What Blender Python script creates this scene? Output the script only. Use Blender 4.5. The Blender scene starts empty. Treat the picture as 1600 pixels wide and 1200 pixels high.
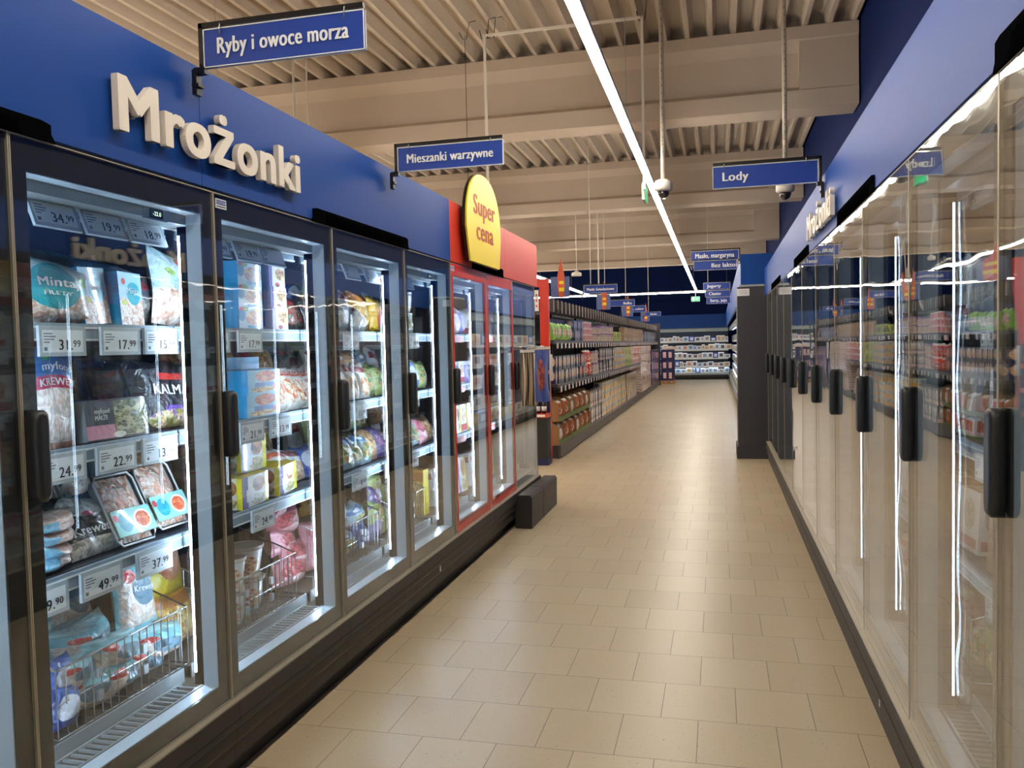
import bpy, math, random
from mathutils import Vector, Matrix
R = random.Random(7)
SC = bpy.context.scene
COL = SC.collection

# ------------------------------------------------------------------ camera, world, exposure
cam = bpy.data.objects.new('camera', bpy.data.cameras.new('camera'))
COL.objects.link(cam)
_r, _u, _w = ((0.969957, 0.242199, -0.0228721), (0.0112057, 0.0494371, 0.9987144), (-0.2430183, 0.9689663, -0.0452378))
cam.matrix_world = Matrix(((_r[0], _u[0], -_w[0], 0), (_r[1], _u[1], -_w[1], 0), (_r[2], _u[2], -_w[2], 1.5), (0, 0, 0, 1)))
cam.data.sensor_width = 36
cam.data.lens = 29.0010
cam.data.clip_start = 0.05
SC.camera = cam
world = bpy.data.worlds.new('world')
SC.world = world
world.use_nodes = True
world.node_tree.nodes['Background'].inputs[0].default_value = (1.0, 0.93, 0.84, 1)
world.node_tree.nodes['Background'].inputs[1].default_value = 0.10
vs = SC.view_settings
vs.view_transform = 'Standard'
vs.look = 'None'
vs.gamma = 1
vs.use_curve_mapping = False
vs.exposure = 0.32
SC.cycles.max_bounces = 8
SC.cycles.transparent_max_bounces = 20
SC.cycles.caustics_reflective = False
SC.cycles.caustics_refractive = False
LED_WARM = 44.0      # ceiling line lights
LED_COLD = 105.0      # tubes inside the freezers

# ------------------------------------------------------------------ materials
def lin(c):
    if isinstance(c, str):
        c = [int(c[i:i + 2], 16) / 255 for i in (0, 2, 4)]
    return tuple(((v + 0.055) / 1.055) ** 2.4 if v > 0.04045 else v / 12.92 for v in c[:3]) + (1,)

def new_mat(name):
    m = bpy.data.materials.new(name)
    m.use_nodes = True
    nt = m.node_tree
    b = nt.nodes['Principled BSDF']
    return m, nt, b

_M = {}
def mat(name, col='808080', rough=.5, metal=0, spec=.5, coat=0, noise=0, scale=20, bump=0, emit=None, estr=0):
    if name in _M:
        return _M[name]
    m, nt, b = new_mat(name)
    b.inputs['Base Color'].default_value = lin(col)
    b.inputs['Roughness'].default_value = rough
    b.inputs['Metallic'].default_value = metal
    b.inputs['Coat Weight'].default_value = coat
    b.inputs['Specular IOR Level'].default_value = spec
    if noise or bump:
        tc = nt.nodes.new('ShaderNodeTexCoord')
        n = nt.nodes.new('ShaderNodeTexNoise')
        n.inputs['Scale'].default_value = scale
        n.inputs['Detail'].default_value = 4
        nt.links.new(tc.outputs['Object'], n.inputs['Vector'])
        if noise:
            mx = nt.nodes.new('ShaderNodeMix'); mx.data_type = 'RGBA'
            c = lin(col)
            mx.inputs[6].default_value = tuple(v * (1 - noise) for v in c[:3]) + (1,)
            mx.inputs[7].default_value = tuple(min(1, v * (1 + noise)) for v in c[:3]) + (1,)
            nt.links.new(n.outputs['Fac'], mx.inputs[0])
            nt.links.new(mx.outputs[2], b.inputs['Base Color'])
        if bump:
            bp = nt.nodes.new('ShaderNodeBump')
            bp.inputs['Strength'].default_value = bump
            bp.inputs['Distance'].default_value = .01
            nt.links.new(n.outputs['Fac'], bp.inputs['Height'])
            nt.links.new(bp.outputs['Normal'], b.inputs['Normal'])
    if emit:
        b.inputs['Emission Color'].default_value = lin(emit)
        b.inputs['Emission Strength'].default_value = estr
    _M[name] = m
    return m

def glass_mat(name, r0, wave=0.0, tint=(.96, .985, .98)):
    """Pane glass: clear, with a mirror share that rises at grazing angles; wave bends the reflection as bowed panes do."""
    m = bpy.data.materials.new(name)
    m.use_nodes = True
    nt = m.node_tree
    nt.nodes.clear()
    out = nt.nodes.new('ShaderNodeOutputMaterial')
    tr = nt.nodes.new('ShaderNodeBsdfTransparent'); tr.inputs[0].default_value = (*tint, 1)
    gl = nt.nodes.new('ShaderNodeBsdfGlossy'); gl.inputs['Roughness'].default_value = 0.0
    gl.inputs['Color'].default_value = (.95, .95, .95, 1)
    lw = nt.nodes.new('ShaderNodeLayerWeight'); lw.inputs['Blend'].default_value = .5
    pw = nt.nodes.new('ShaderNodeMath'); pw.operation = 'POWER'; pw.inputs[1].default_value = 4.0
    ma = nt.nodes.new('ShaderNodeMath'); ma.operation = 'MULTIPLY_ADD'
    ma.inputs[1].default_value = 1 - r0; ma.inputs[2].default_value = r0
    mx = nt.nodes.new('ShaderNodeMixShader')
    L = nt.links.new
    L(lw.outputs['Facing'], pw.inputs[0]); L(pw.outputs[0], ma.inputs[0]); L(ma.outputs[0], mx.inputs[0])
    L(tr.outputs[0], mx.inputs[1]); L(gl.outputs[0], mx.inputs[2]); L(mx.outputs[0], out.inputs[0])
    if wave:
        tc = nt.nodes.new('ShaderNodeNewGeometry')
        n = nt.nodes.new('ShaderNodeTexNoise'); n.inputs['Scale'].default_value = 3.4; n.inputs['Detail'].default_value = 1
        bp = nt.nodes.new('ShaderNodeBump'); bp.inputs['Strength'].default_value = 1.0
        bp.inputs['Distance'].default_value = wave
        L(tc.outputs['Position'], n.inputs['Vector']); L(n.outputs['Fac'], bp.inputs['Height'])
        L(bp.outputs['Normal'], gl.inputs['Normal'])
    _M[name] = m
    return m

def pkg(name, base, shapes=(), rough=.28, wrinkle=.6, coat=.7, scale=14):
    """Printed pack: a base colour with ellipses ('e') and rectangles ('r') in UV space; a colour may be a food palette (tuple of hexes)."""
    if name in _M:
        return _M[name]
    m, nt, b = new_mat(name)
    L = nt.links.new
    uv = nt.nodes.new('ShaderNodeUVMap')
    cur = None
    def voro(pal, sc):
        v = nt.nodes.new('ShaderNodeTexVoronoi'); v.inputs['Scale'].default_value = sc
        L(uv.outputs[0], v.inputs['Vector'])
        cr = nt.nodes.new('ShaderNodeValToRGB')
        e = cr.color_ramp.elements
        e[0].color = lin(pal[0]); e[1].color = lin(pal[-1]); e[1].position = .85; e[0].position = .1
        for i, c in enumerate(pal[1:-1]):
            q = e.new(.1 + .75 * (i + 1) / (len(pal) - 1)); q.color = lin(c)
        s = nt.nodes.new('ShaderNodeSeparateColor')
        L(v.outputs['Color'], s.inputs[0]); 
        ad = nt.nodes.new('ShaderNodeMath'); ad.operation = 'MULTIPLY_ADD'
        ad.inputs[1].default_value = .6
        L(v.outputs['Distance'], ad.inputs[0]); 
        h = nt.nodes.new('ShaderNodeMath'); h.operation = 'MULTIPLY'; h.inputs[1].default_value = .7
        L(s.outputs[0], h.inputs[0]); L(h.outputs[0], ad.inputs[2])
        L(ad.outputs[0], cr.inputs[0])
        return cr.outputs[0]
    def colour(c, node_in, sc=9):
        if isinstance(c, tuple):
            L(voro(c, sc), node_in)
        else:
            node_in.default_value = lin(c)
    for s in shapes:
        kind, cx, cy, rx, ry, c = s[:6]
        sc = s[6] if len(s) > 6 else 11
        sub = nt.nodes.new('ShaderNodeVectorMath'); sub.operation = 'SUBTRACT'; sub.inputs[1].default_value = (cx, cy, 0)
        mul = nt.nodes.new('ShaderNodeVectorMath'); mul.operation = 'MULTIPLY'; mul.inputs[1].default_value = (1 / rx, 1 / ry, 0)
        L(uv.outputs[0], sub.inputs[0]); L(sub.outputs[0], mul.inputs[0])
        if kind == 'e':
            ln = nt.nodes.new('ShaderNodeVectorMath'); ln.operation = 'LENGTH'
            L(mul.outputs[0], ln.inputs[0]); src = ln.outputs['Value']
        else:
            ab = nt.nodes.new('ShaderNodeVectorMath'); ab.operation = 'ABSOLUTE'
            sp = nt.nodes.new('ShaderNodeSeparateXYZ')
            mxx = nt.nodes.new('ShaderNodeMath'); mxx.operation = 'MAXIMUM'
            L(mul.outputs[0], ab.inputs[0]); L(ab.outputs[0], sp.inputs[0])
            L(sp.outputs[0], mxx.inputs[0]); L(sp.outputs[1], mxx.inputs[1]); src = mxx.outputs[0]
        lt = nt.nodes.new('ShaderNodeMath'); lt.operation = 'LESS_THAN'; lt.inputs[1].default_value = 1.0
        L(src, lt.inputs[0])
        mx = nt.nodes.new('ShaderNodeMix'); mx.data_type = 'RGBA'
        L(lt.outputs[0], mx.inputs[0])
        if cur is None:
            colour(base, mx.inputs[6], 12)
        else:
            L(cur, mx.inputs[6])
        colour(c, mx.inputs[7], sc)
        cur = mx.outputs[2]
    if cur is None:
        colour(base, b.inputs['Base Color'], 12)
    else:
        L(cur, b.inputs['Base Color'])
    b.inputs['Roughness'].default_value = rough
    b.inputs['Coat Weight'].default_value = coat
    b.inputs['Coat Roughness'].default_value = .07
    if wrinkle:
        tc = nt.nodes.new('ShaderNodeTexCoord')
        n = nt.nodes.new('ShaderNodeTexNoise'); n.inputs['Scale'].default_value = scale; n.inputs['Detail'].default_value = 3
        n.inputs['Distortion'].default_value = 1.2
        bp = nt.nodes.new('ShaderNodeBump'); bp.inputs['Strength'].default_value = wrinkle; bp.inputs['Distance'].default_value = .02
        L(tc.outputs['Object'], n.inputs['Vector']); L(n.outputs['Fac'], bp.inputs['Height'])
        L(bp.outputs['Normal'], b.inputs['Normal']); L(bp.outputs['Normal'], b.inputs['Coat Normal'])
    _M[name] = m
    return m

# ------------------------------------------------------------------ mesh builder
_FONT = {}
def font_data(body, bold, ext=False):
    k = (body, bold, ext)
    if k not in _FONT:
        cu = bpy.data.curves.new('f', 'FONT')
        cu.body = body; cu.size = 1; cu.offset = bold; cu.resolution_u = 6 if ext == 2 else 3; cu.extrude = .5 if ext else 0; cu.space_character = 1.06
        o = bpy.data.objects.new('f', cu)
        COL.objects.link(o)
        dg = bpy.context.evaluated_depsgraph_get()
        me = bpy.data.meshes.new_from_object(o.evaluated_get(dg))
        vs_ = [tuple(v.co) for v in me.vertices]
        fs = [tuple(p.vertices) for p in me.polygons]
        COL.objects.unlink(o); bpy.data.objects.remove(o); bpy.data.curves.remove(cu); bpy.data.meshes.remove(me)
        x0 = min([v[0] for v in vs_] or [0]); x1 = max([v[0] for v in vs_] or [0])
        _FONT[k] = (vs_, fs, x0, x1)
    return _FONT[k]

class MB:
    def __init__(self):
        self.v = []; self.f = []; self.m = []; self.uv = []; self.mats = []; self.sm = []
    def mi(self, m):
        if m not in self.mats:
            self.mats.append(m)
        return self.mats.index(m)
    def face(self, idx, m, uv=None, smooth=False):
        self.f.append(tuple(idx)); self.m.append(self.mi(m)); self.sm.append(smooth)
        self.uv.append(uv if uv else [(0, 0)] * len(idx))
    def quad(self, pts, m, uv=None):
        n = len(self.v); self.v += [tuple(q) for q in pts]
        self.face(range(n, n + len(pts)), m, uv or ([(0, 0), (1, 0), (1, 1), (0, 1)] if len(pts) == 4 else None))
    def box(self, x0, x1, y0, y1, z0, z1, m, front=None, top=None):
        n = len(self.v)
        self.v += [(x0, y0, z0), (x1, y0, z0), (x1, y1, z0), (x0, y1, z0), (x0, y0, z1), (x1, y0, z1), (x1, y1, z1), (x0, y1, z1)]
        U = [(0, 0), (1, 0), (1, 1), (0, 1)]
        self.face((n, n + 1, n + 5, n + 4), front or m, U)
        self.face((n + 1, n + 2, n + 6, n + 5), m, U)
        self.face((n + 2, n + 3, n + 7, n + 6), m, U)
        self.face((n + 3, n, n + 4, n + 7), m, U)
        self.face((n + 4, n + 5, n + 6, n + 7), top or m, U)
        self.face((n + 3, n + 2, n + 1, n), m, U)
    def prism(self, pts, m, axis='y', a=0, b=1, side=None):
        """Closed outline pts (2-D) extruded along an axis between a and b."""
        def P(q, t):
            return {'y': (q[0], t, q[1]), 'x': (t, q[0], q[1]), 'z': (q[0], q[1], t)}[axis]
        n = len(self.v); k = len(pts)
        self.v += [P(q, a) for q in pts] + [P(q, b) for q in pts]
        self.face(range(n, n + k), m); self.face(range(n + 2 * k - 1, n + k - 1, -1), m)
        for i in range(k):
            j = (i + 1) % k
            self.face((n + j, n + i, n + k + i, n + k + j), side or m)
    def tube(self, pts, r, m, seg=6, caps=True):
        pts = [Vector(q) for q in pts]
        n = len(self.v)
        for i, q in enumerate(pts):
            d = (pts[min(i + 1, len(pts) - 1)] - pts[max(i - 1, 0)]).normalized()
            up = Vector((0, 0, 1)) if abs(d.z) < .9 else Vector((1, 0, 0))
            s = d.cross(up).normalized(); t = s.cross(d)
            for k in range(seg):
                a = 2 * math.pi * k / seg
                self.v.append(tuple(q + r * (math.cos(a) * s + math.sin(a) * t)))
        for i in range(len(pts) - 1):
            for k in range(seg):
                k2 = (k + 1) % seg
                self.face((n + i * seg + k, n + i * seg + k2, n + (i + 1) * seg + k2, n + (i + 1) * seg + k), m, smooth=seg > 4)
        if caps:
            self.face(range(n + seg - 1, n - 1, -1), m)
            e = n + (len(pts) - 1) * seg
            self.face(range(e, e + seg), m)
    def lathe(self, prof, m, cx=0, cy=0, seg=20, mats=None):
        n = len(self.v)
        for (r, z) in prof:
            for k in range(seg):
                a = 2 * math.pi * k / seg
                self.v.append((cx + r * math.cos(a), cy + r * math.sin(a), z))
        for i in range(len(prof) - 1):
            mm = mats[i] if mats else m
            for k in range(seg):
                k2 = (k + 1) % seg
                # unrolled twice so that a print repeats front and back
                u0, u1 = 2 * k / seg % 1, (2 * (k + 1) / seg - 1e-6) % 1 or 1
                if u1 < u0: u1 = 1
                t0, t1 = i / (len(prof) - 1), (i + 1) / (len(prof) - 1)
                self.face((n + i * seg + k, n + i * seg + k2, n + (i + 1) * seg + k2, n + (i + 1) * seg + k), mm, [(u0, t0), (u1, t0), (u1, t1), (u0, t1)], True)
        self.face(range(n + seg - 1, n - 1, -1), mats[0] if mats else m)
        e = n + (len(prof) - 1) * seg
        self.face(range(e, e + seg), mats[-1] if mats else m)
    def text(self, body, o, U, V, size, m, bold=.02, align='l', extrude=0, surf=None, xs=1.0, width=None):
        """Lettering laid from o along U (reading) and V (up); bold strokes are drawn three times side by side."""
        vs_, fs, x0, x1 = font_data(body, 0, (2 if extrude > .01 else 1) if extrude else False)
        o, U, V = Vector(o), Vector(U), Vector(V)
        if width: xs = width / ((x1 - x0) * size)
        if bold >= .02:
            for i, (k, q) in enumerate(((-1, 0), (1, 0)) if extrude < .01 else ((-1, .7), (1, .7), (-1, -.7), (1, -.7), (-1.2, 0), (1.2, 0))):
                self.text(body, o + U * (k * bold * size * xs) + V * (q * bold * size), U, V, size, m, .0, align, extrude * (.995 - .002 * i), surf, xs)
        sh = {'l': -x0, 'c': -(x0 + x1) / 2, 'r': -x1}[align]
        N = U.cross(V)
        n = len(self.v)
        for v in vs_:
            q = o + U * ((v[0] + sh) * size * xs) + V * (v[1] * size) + N * ((v[2] + .5) * extrude)
            self.v.append(tuple(surf(q) if surf else q))
        for f in fs:
            self.face([n + i for i in f], m)
    def mesh(self, name):
        me = bpy.data.meshes.new(name)
        me.from_pydata(self.v, [], self.f)
        for mm in self.mats:
            me.materials.append(mm)
        me.polygons.foreach_set('material_index', self.m)
        me.polygons.foreach_set('use_smooth', self.sm)
        ul = me.uv_layers.new(name='UVMap')
        flat = []
        for u in self.uv:
            for q in u: flat += [q[0], q[1]]
        ul.data.foreach_set('uv', flat)
        me.update()
        return me
    def build(self, name, parent=None, loc=(0, 0, 0), rz=0, tilt=0, **tags):
        o = bpy.data.objects.new(name, self.mesh(name))
        COL.objects.link(o)
        o.location = loc; o.rotation_euler = (tilt, 0, rz)
        if parent: o.parent = parent
        for k, v in tags.items():
            if v is not None: o[k] = v
        return o

def thing(name, label, category, loc=(0, 0, 0), rz=0, group=None):
    o = bpy.data.objects.new(name, None)
    o.empty_display_size = .05
    COL.objects.link(o)
    o.location = loc; o.rotation_euler = (0, 0, rz)
    o['label'] = label; o['category'] = category
    if group: o['group'] = group
    return o

def tagged(o, label, category, group=None):
    o['label'] = label; o['category'] = category
    if group: o['group'] = group
    return o

def structure(name, mb):
    return mb.build(name, kind='structure')

def dup(o, parent=None, **kw):
    """A copy of a thing with copies of its parts and sub-parts."""
    c = o.copy(); COL.objects.link(c)
    if parent: c.parent = parent
    for ch in o.children: dup(ch, c)
    for k, v in kw.items():
        if k in ('location', 'rotation_euler'): setattr(c, k, v)
        else: c[k] = v
    return c

# ------------------------------------------------------------------ shared materials
M_black = mat('black_plastic', '111113', .3)
M_handle = mat('handle_black', '202224', .38, noise=.15, scale=200)
M_frit = mat('charcoal_glass_border', '2c2a28', .25)
M_charc = mat('charcoal_metal', '2b2725', .5, noise=.05, scale=60)
M_dark = mat('dark_kick', '171412', .6)
M_cream = mat('beige_aluminium', 'b3aa95', .35, metal=.3)
M_alu = mat('grey_aluminium', 'a8b0b4', .35, metal=.3)
M_white = mat('white_plastic', 'e6e8e6', .4)
M_jamb = mat('pale_door_liner', 'c6d6e3', .35)
M_post = mat('black_post', '020202', .9, spec=0)
M_inner = mat('freezer_liner', '1c2230', .45)
M_innerb = mat('freezer_liner_low', '5a5148', .5)
M_rail = mat('shelf_rail_grey', '8ea0ad', .35)
M_shelf = mat('shelf_dark_wire', '39424e', .45)
M_tag = mat('price_tag_grey', 'b4c0c6', .4)
M_tagw = mat('price_screen', 'e8f0f3', .3)
M_ink = mat('dark_print', '24282e', .5)
M_inkl = mat('grey_print', '6a737c', .5)
M_wire = mat('steel_wire', 'a9adb0', .25, metal=.85)
M_blue = mat('blue_header', '1c4690', .45, spec=.13, noise=.03, scale=3)
M_navy = mat('navy_wall', '0c2256', .8, spec=.15, noise=.05, scale=2)
M_bsign = mat('blue_sign', '1c3f96', .35)
M_red = mat('red_header', 'cf3a26', .4)
M_redf = mat('red_door_border', 'd0301e', .25)
M_yel = mat('yellow_sign', 'f6dc28', .4)
M_orange = mat('orange_red_lettering', 'b5411c', .5)
M_letter = mat('cream_lettering', 'e6dccb', .45)
M_conc = mat('painted_concrete', 'c6b8a8', .8, noise=.06, scale=2.5)
M_deck = mat('painted_steel_deck', 'c8bdae', .6, noise=.05, scale=1.5)
M_led = mat('led_diffuser', 'ffffff', .5, emit='fff3e4', estr=LED_WARM)
M_ledw = mat('led_housing', 'e8e4da', .5)
M_tube2 = mat('freezer_tube_dimmer', 'ffffff', .5, emit='cfe6ff', estr=LED_COLD * .13)
M_tube = mat('freezer_tube', 'ffffff', .5, emit='cfe6ff', estr=LED_COLD)
M_card = mat('brown_cardboard', 'a07a50', .8, noise=.12, scale=30)
M_grey = mat('dark_grey_shelving', '35343a', .5)
M_wood = mat('pallet_wood', 'b98d5a', .7, noise=.2, scale=25)
M_rtag = mat('pink_price_tag', 'd8a7a0', .5)
M_glassL = glass_mat('door_glass', .06)
M_glassR = glass_mat('door_glass_bowed', .15, wave=.0013)

# ------------------------------------------------------------------ the hall
def floor_material():
    m, nt, b = new_mat('cream_floor_tiles')
    L = nt.links.new
    tc = nt.nodes.new('ShaderNodeTexCoord')
    mp = nt.nodes.new('ShaderNodeMapping'); mp.inputs['Location'].default_value = (.0935, .132, 0)
    br = nt.nodes.new('ShaderNodeTexBrick')
    br.inputs['Scale'].default_value = 1
    br.inputs['Brick Width'].default_value = .295
    br.inputs['Row Height'].default_value = .342
    br.inputs['Mortar Size'].default_value = .0016
    br.inputs['Mortar Smooth'].default_value = .2
    br.inputs['Color1'].default_value = lin('c6b596')
    br.inputs['Color2'].default_value = lin('beac8d')
    br.inputs['Mortar'].default_value = lin('6f624e')
    L(tc.outputs['Object'], mp.inputs['Vector']); L(mp.outputs[0], br.inputs['Vector'])
    n = nt.nodes.new('ShaderNodeTexNoise'); n.inputs['Scale'].default_value = 85; n.inputs['Detail'].default_value = 2
    L(tc.outputs['Object'], n.inputs['Vector'])
    cr = nt.nodes.new('ShaderNodeValToRGB')
    cr.color_ramp.elements[0].position = .27; cr.color_ramp.elements[0].color = (.45, .36, .26, 1)
    cr.color_ramp.elements[1].position = .34; cr.color_ramp.elements[1].color = (1, 1, 1, 1)
    L(n.outputs['Fac'], cr.inputs[0])
    mx = nt.nodes.new('ShaderNodeMix'); mx.data_type = 'RGBA'; mx.blend_type = 'MULTIPLY'; mx.inputs[0].default_value = .8
    L(br.outputs['Color'], mx.inputs[6]); L(cr.outputs[0], mx.inputs[7]); L(mx.outputs[2], b.inputs['Base Color'])
    b.inputs['Roughness'].default_value = .33
    bp = nt.nodes.new('ShaderNodeBump'); bp.inputs['Strength'].default_value = .5; bp.inputs['Distance'].default_value = .002; bp.invert = True
    L(br.outputs['Fac'], bp.inputs['Height']); L(bp.outputs[0], b.inputs['Normal'])
    return m
M_floor = floor_material()

XL, XR, YN, YF, ZD = -16.0, 1.5, -4.0, 35.0, 4.87
b = MB(); b.box(XL, 2.6, YN, YF, -.1, 0, M_floor); structure('floor', b)
b = MB(); b.box(XR, XR + .2, YN, YF, 0, 5.1, M_navy); structure('wall_right', b)
b = MB(); b.box(XL, XR, YF, YF + .2, 0, 5.1, M_navy); structure('wall_back', b)
b = MB(); b.box(XL - .2, XL, YN, YF, 0, 5.1, M_navy); structure('wall_left', b)
b = MB(); b.box(XL, XR, YN - .2, YN, 0, 5.1, mat('wall_paint', 'a89878', .8)); structure('wall_front', b)
# trapezoidal steel deck, its troughs running along the aisle
b = MB()
P_ = .247; n = int((XR - XL) / P_)
prof = []
for i in range(n + 1):
    x = XR - .04 - i * P_
    prof += [(x, ZD), (x - .045, ZD), (x - .085, ZD + .13), (x - .205, ZD + .13)]
k = len(b.v)
for (x, z) in prof: b.v += [(x, YN, z), (x, YF, z)]
for i in range(len(prof) - 1):
    b.face((k + 2 * i, k + 2 * i + 1, k + 2 * i + 3, k + 2 * i + 2), M_deck)
b.box(XL, XR, YN, YF, ZD + .2, ZD + .3, M_deck)
structure('ceiling', b)
# concrete beams across the hall
def beam(y0):
    b = MB()
    zb, zt, w = 4.0, ZD - .005, .42
    pr = [(y0, zb), (y0 + w, zb), (y0 + w, zb + .2), (y0 + w - .12, zb + .27), (y0 + w - .12, zt - .25), (y0 + w, zt - .15), (y0 + w, zt),
          (y0, zt), (y0, zt - .13), (y0 + .1, zt - .25), (y0 + .1, zb + .25), (y0, zb + .19)]
    b.prism(pr, M_conc, 'x', XL, XR - .02)
    b.prism([(XR - .62, zb + .03), (XR - .02, zb + .03), (XR - .02, zt - .01), (XR - .62, zt - .01)], M_conc, 'y', y0 + .015, y0 + w - .015)
    o = structure('trim_%d' % BN[0], b)
    o.name = 'trim_%d' % BN[0]; BN[0] += 1
BN = [1]
for y in (3.7, 9.52, 15.4, 21.25, 27.0):
    beam(y)

# ------------------------------------------------------------------ ceiling lights and hangings
def led_line(x, y0, y1, label, z=3.2, along='y', seg=2.3):
    t = thing('linear_ceiling_light', label, 'ceiling light', ((x, y0, z) if along == 'y' else (x, y0, z)), 0)
    L_ = (y1 - y0) if along == 'y' else y1
    def bx(b, a0, a1, c0, c1, z0, z1, m):
        if along == 'y': b.box(c0, c1, a0, a1, z0, z1, m)
        else: b.box(a0, a1, c0, c1, z0, z1, m)
    b = MB(); bx(b, 0, L_, -.03, .03, .035, .07, M_ledw); b.build('housing', t)
    n = max(1, int(L_ / seg)); s = L_ / n
    b = MB()
    for i in range(n):
        bx(b, i * s + .004, (i + 1) * s - .004, -.026, .026, 0, .035, M_led)
    b.build('diffuser', t)
    q = 1.0
    while q < L_:
        p0 = (0, q) if along == 'y' else (q, 0)
        b = MB(); b.tube([(p0[0], p0[1], .07), (p0[0], p0[1], ZD - z)], .0025, M_alu, 4, False); q += 4.6
        b.build('suspension_wire', t)
    return t
led_line(-.69, YN + .5, 28.85, 'long white linear light hung over the middle of the aisle')
led_line(-4.35, YN + .5, 28.6, 'linear light of the next aisle, seen behind the red end of the freezers')
led_line(-8.0, YN + .5, 28.6, 'linear light of the third aisle, over the shelving row tops')
led_line(-11.7, YN + .5, 28.6, 'linear light of the farthest aisle')
led_line(-14.5, 28.95, 14.9, 'linear light running crosswise before the dark back wall', along='x')

def dome_camera(x, y, z, label, group=None):
    t = thing('dome_camera', label, 'security camera', (x, y, z), 0, group)
    b = MB(); b.tube([(0, 0, .02), (0, 0, ZD - z + .02)], .022, mat('drop_pole', 'c9bfae', .5), 10)
    for i in range(22):
        b.box(-.003, .003, -.0235, -.021, .3 + i * .07, .312 + i * .07, M_black)
    b.build('drop_pole', t)
    b = MB(); b.lathe([(.05, .04), (.075, .03), (.088, .0), (.088, -.055), (.06, -.07)], mat('camera_white', 'dcd6cc', .4), seg=24); b.build('housing', t)
    b = MB(); b.lathe([(.056, -.071), (.055, -.095), (.042, -.122), (.018, -.138), (.002, -.14)], mat('smoked_dome', '2b2522', .08, coat=1), seg=20); b.build('dome', t)
dome_camera(-.50, 8.2, 3.04, 'white dome camera on a pole right of the central light line')
dome_camera(.655, 8.6, 3.02, 'white dome camera on a pole, half hidden by the Lody sign')

t = thing('exit_sign', 'green exit sign hung edge-on below the light line beside the dome camera', 'exit sign', (-.705, 8.35, 2.93))
M_green = mat('exit_green', '2fae6c', .4, emit='2fae6c', estr=1.2)
b = MB(); b.box(-.012, .012, 0, .34, 0, .17, M_ledw); b.build('panel', t)
b = MB(); b.box(.0125, .016, .01, .33, .01, .16, M_green); b.box(-.016, -.0125, .01, .33, .01, .16, M_ledw)
b.box(.0162, .017, .05, .13, .07, .095, M_white); b.prism([(.13, .05), (.17, .083), (.13, .115)], M_white, 'x', .0162, .017); b.box(.0162, .017, .2, .27, .03, .14, M_white); b.build('face', t)
b = MB(); b.tube([(0, .17, .17), (0, .17, .27)], .004, M_ledw, 6); b.build('hanger', t)
t = thing('exit_sign', 'small green exit sign under the far end of the light line', 'exit sign', (-.86, 28.4, 2.87))
b = MB(); b.box(0, .28, 0, .03, 0, .16, M_ledw); b.build('panel', t)
b = MB(); b.box(.01, .27, -.004, -.001, .01, .15, M_green); b.box(.05, .11, -.005, -.0042, .03, .13, M_white); b.box(.14, .22, -.005, -.0042, .07, .095, M_white); b.build('face', t)
b = MB(); b.tube([(.14, .015, .16), (.14, .015, .33)], .006, M_ledw, 6); b.build('hanger', t)

t = thing('pendant_sensor', 'small white round sensor hanging in front of the dark back wall', 'sensor', (-2.93, 17.6, 3.0))
b = MB(); b.tube([(0, 0, .06), (0, 0, ZD - 3.0)], .008, M_ledw, 6); b.build('rod', t)
b = MB(); b.lathe([(.02, .1), (.05, .07), (.1, .05), (.11, 0), (.1, -.02)], M_ledw, seg=20); b.build('housing', t)
t = thing('service_rod', 'thin white rod hanging behind the breakfast flakes sign', 'rod', (-2.5, 17.9, 2.7))
b = MB(); b.tube([(0, 0, 0), (0, 0, ZD - 2.7)], .016, M_ledw, 6); b.build('rod', t)

t = thing('pipe_suspension', 'white square pipe frame hooked under the roof deck across the light line', 'pipe frame', (-2.29, 8.3, 0))
b = MB(); b.box(0, 1.6, -.012, .012, 4.675, 4.70, M_ledw)
for x in (0, 1.6): b.box(x - .012, x + .012, -.012, .012, 3.02 if x else 3.0, 4.70, M_ledw)
b.build('pipe', t)
for x in (0, .07, 1.6):
    b = MB(); b.tube([(x - .05, 0, ZD - .12 + .0), (x - .03, 0, 4.66), (x + .03, 0, 4.66), (x + .05, 0, ZD - .02), (x + .12, 0, ZD - .01)], .005, M_black, 5)
    b.build('hook', t)
for i, (x, dx) in enumerate(((-4.46, 0), (-4.30, .0))):
    t = thing('suspension_rod', ('thicker' if i == 0 else 'thinner') + ' of the two grey rods hanging behind the blue header', 'rod', (x, 8.3, 2.6))
    b = MB(); b.tube([(0, 0, 0), (0, 0, ZD - 2.6)], .013 if i == 0 else .008, M_ledw, 6)
    b.build('rod', t)
t = thing('suspension_cable', 'thin cable with a hook under the deck left of the pipe frame', 'cable', (-2.5, 8.3, 2.6))
b = MB(); b.tube([(0, 0, 0), (0, 0, ZD - 2.75)], .003, M_black, 4); b.build('cable', t)
b = MB(); b.tube([(-.06, 0, 2.15), (-.02, 0, 2.08), (.02, 0, 2.08), (.05, 0, 2.24), (.12, 0, 2.25)], .005, M_black, 5); b.build('hook', t)

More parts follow.
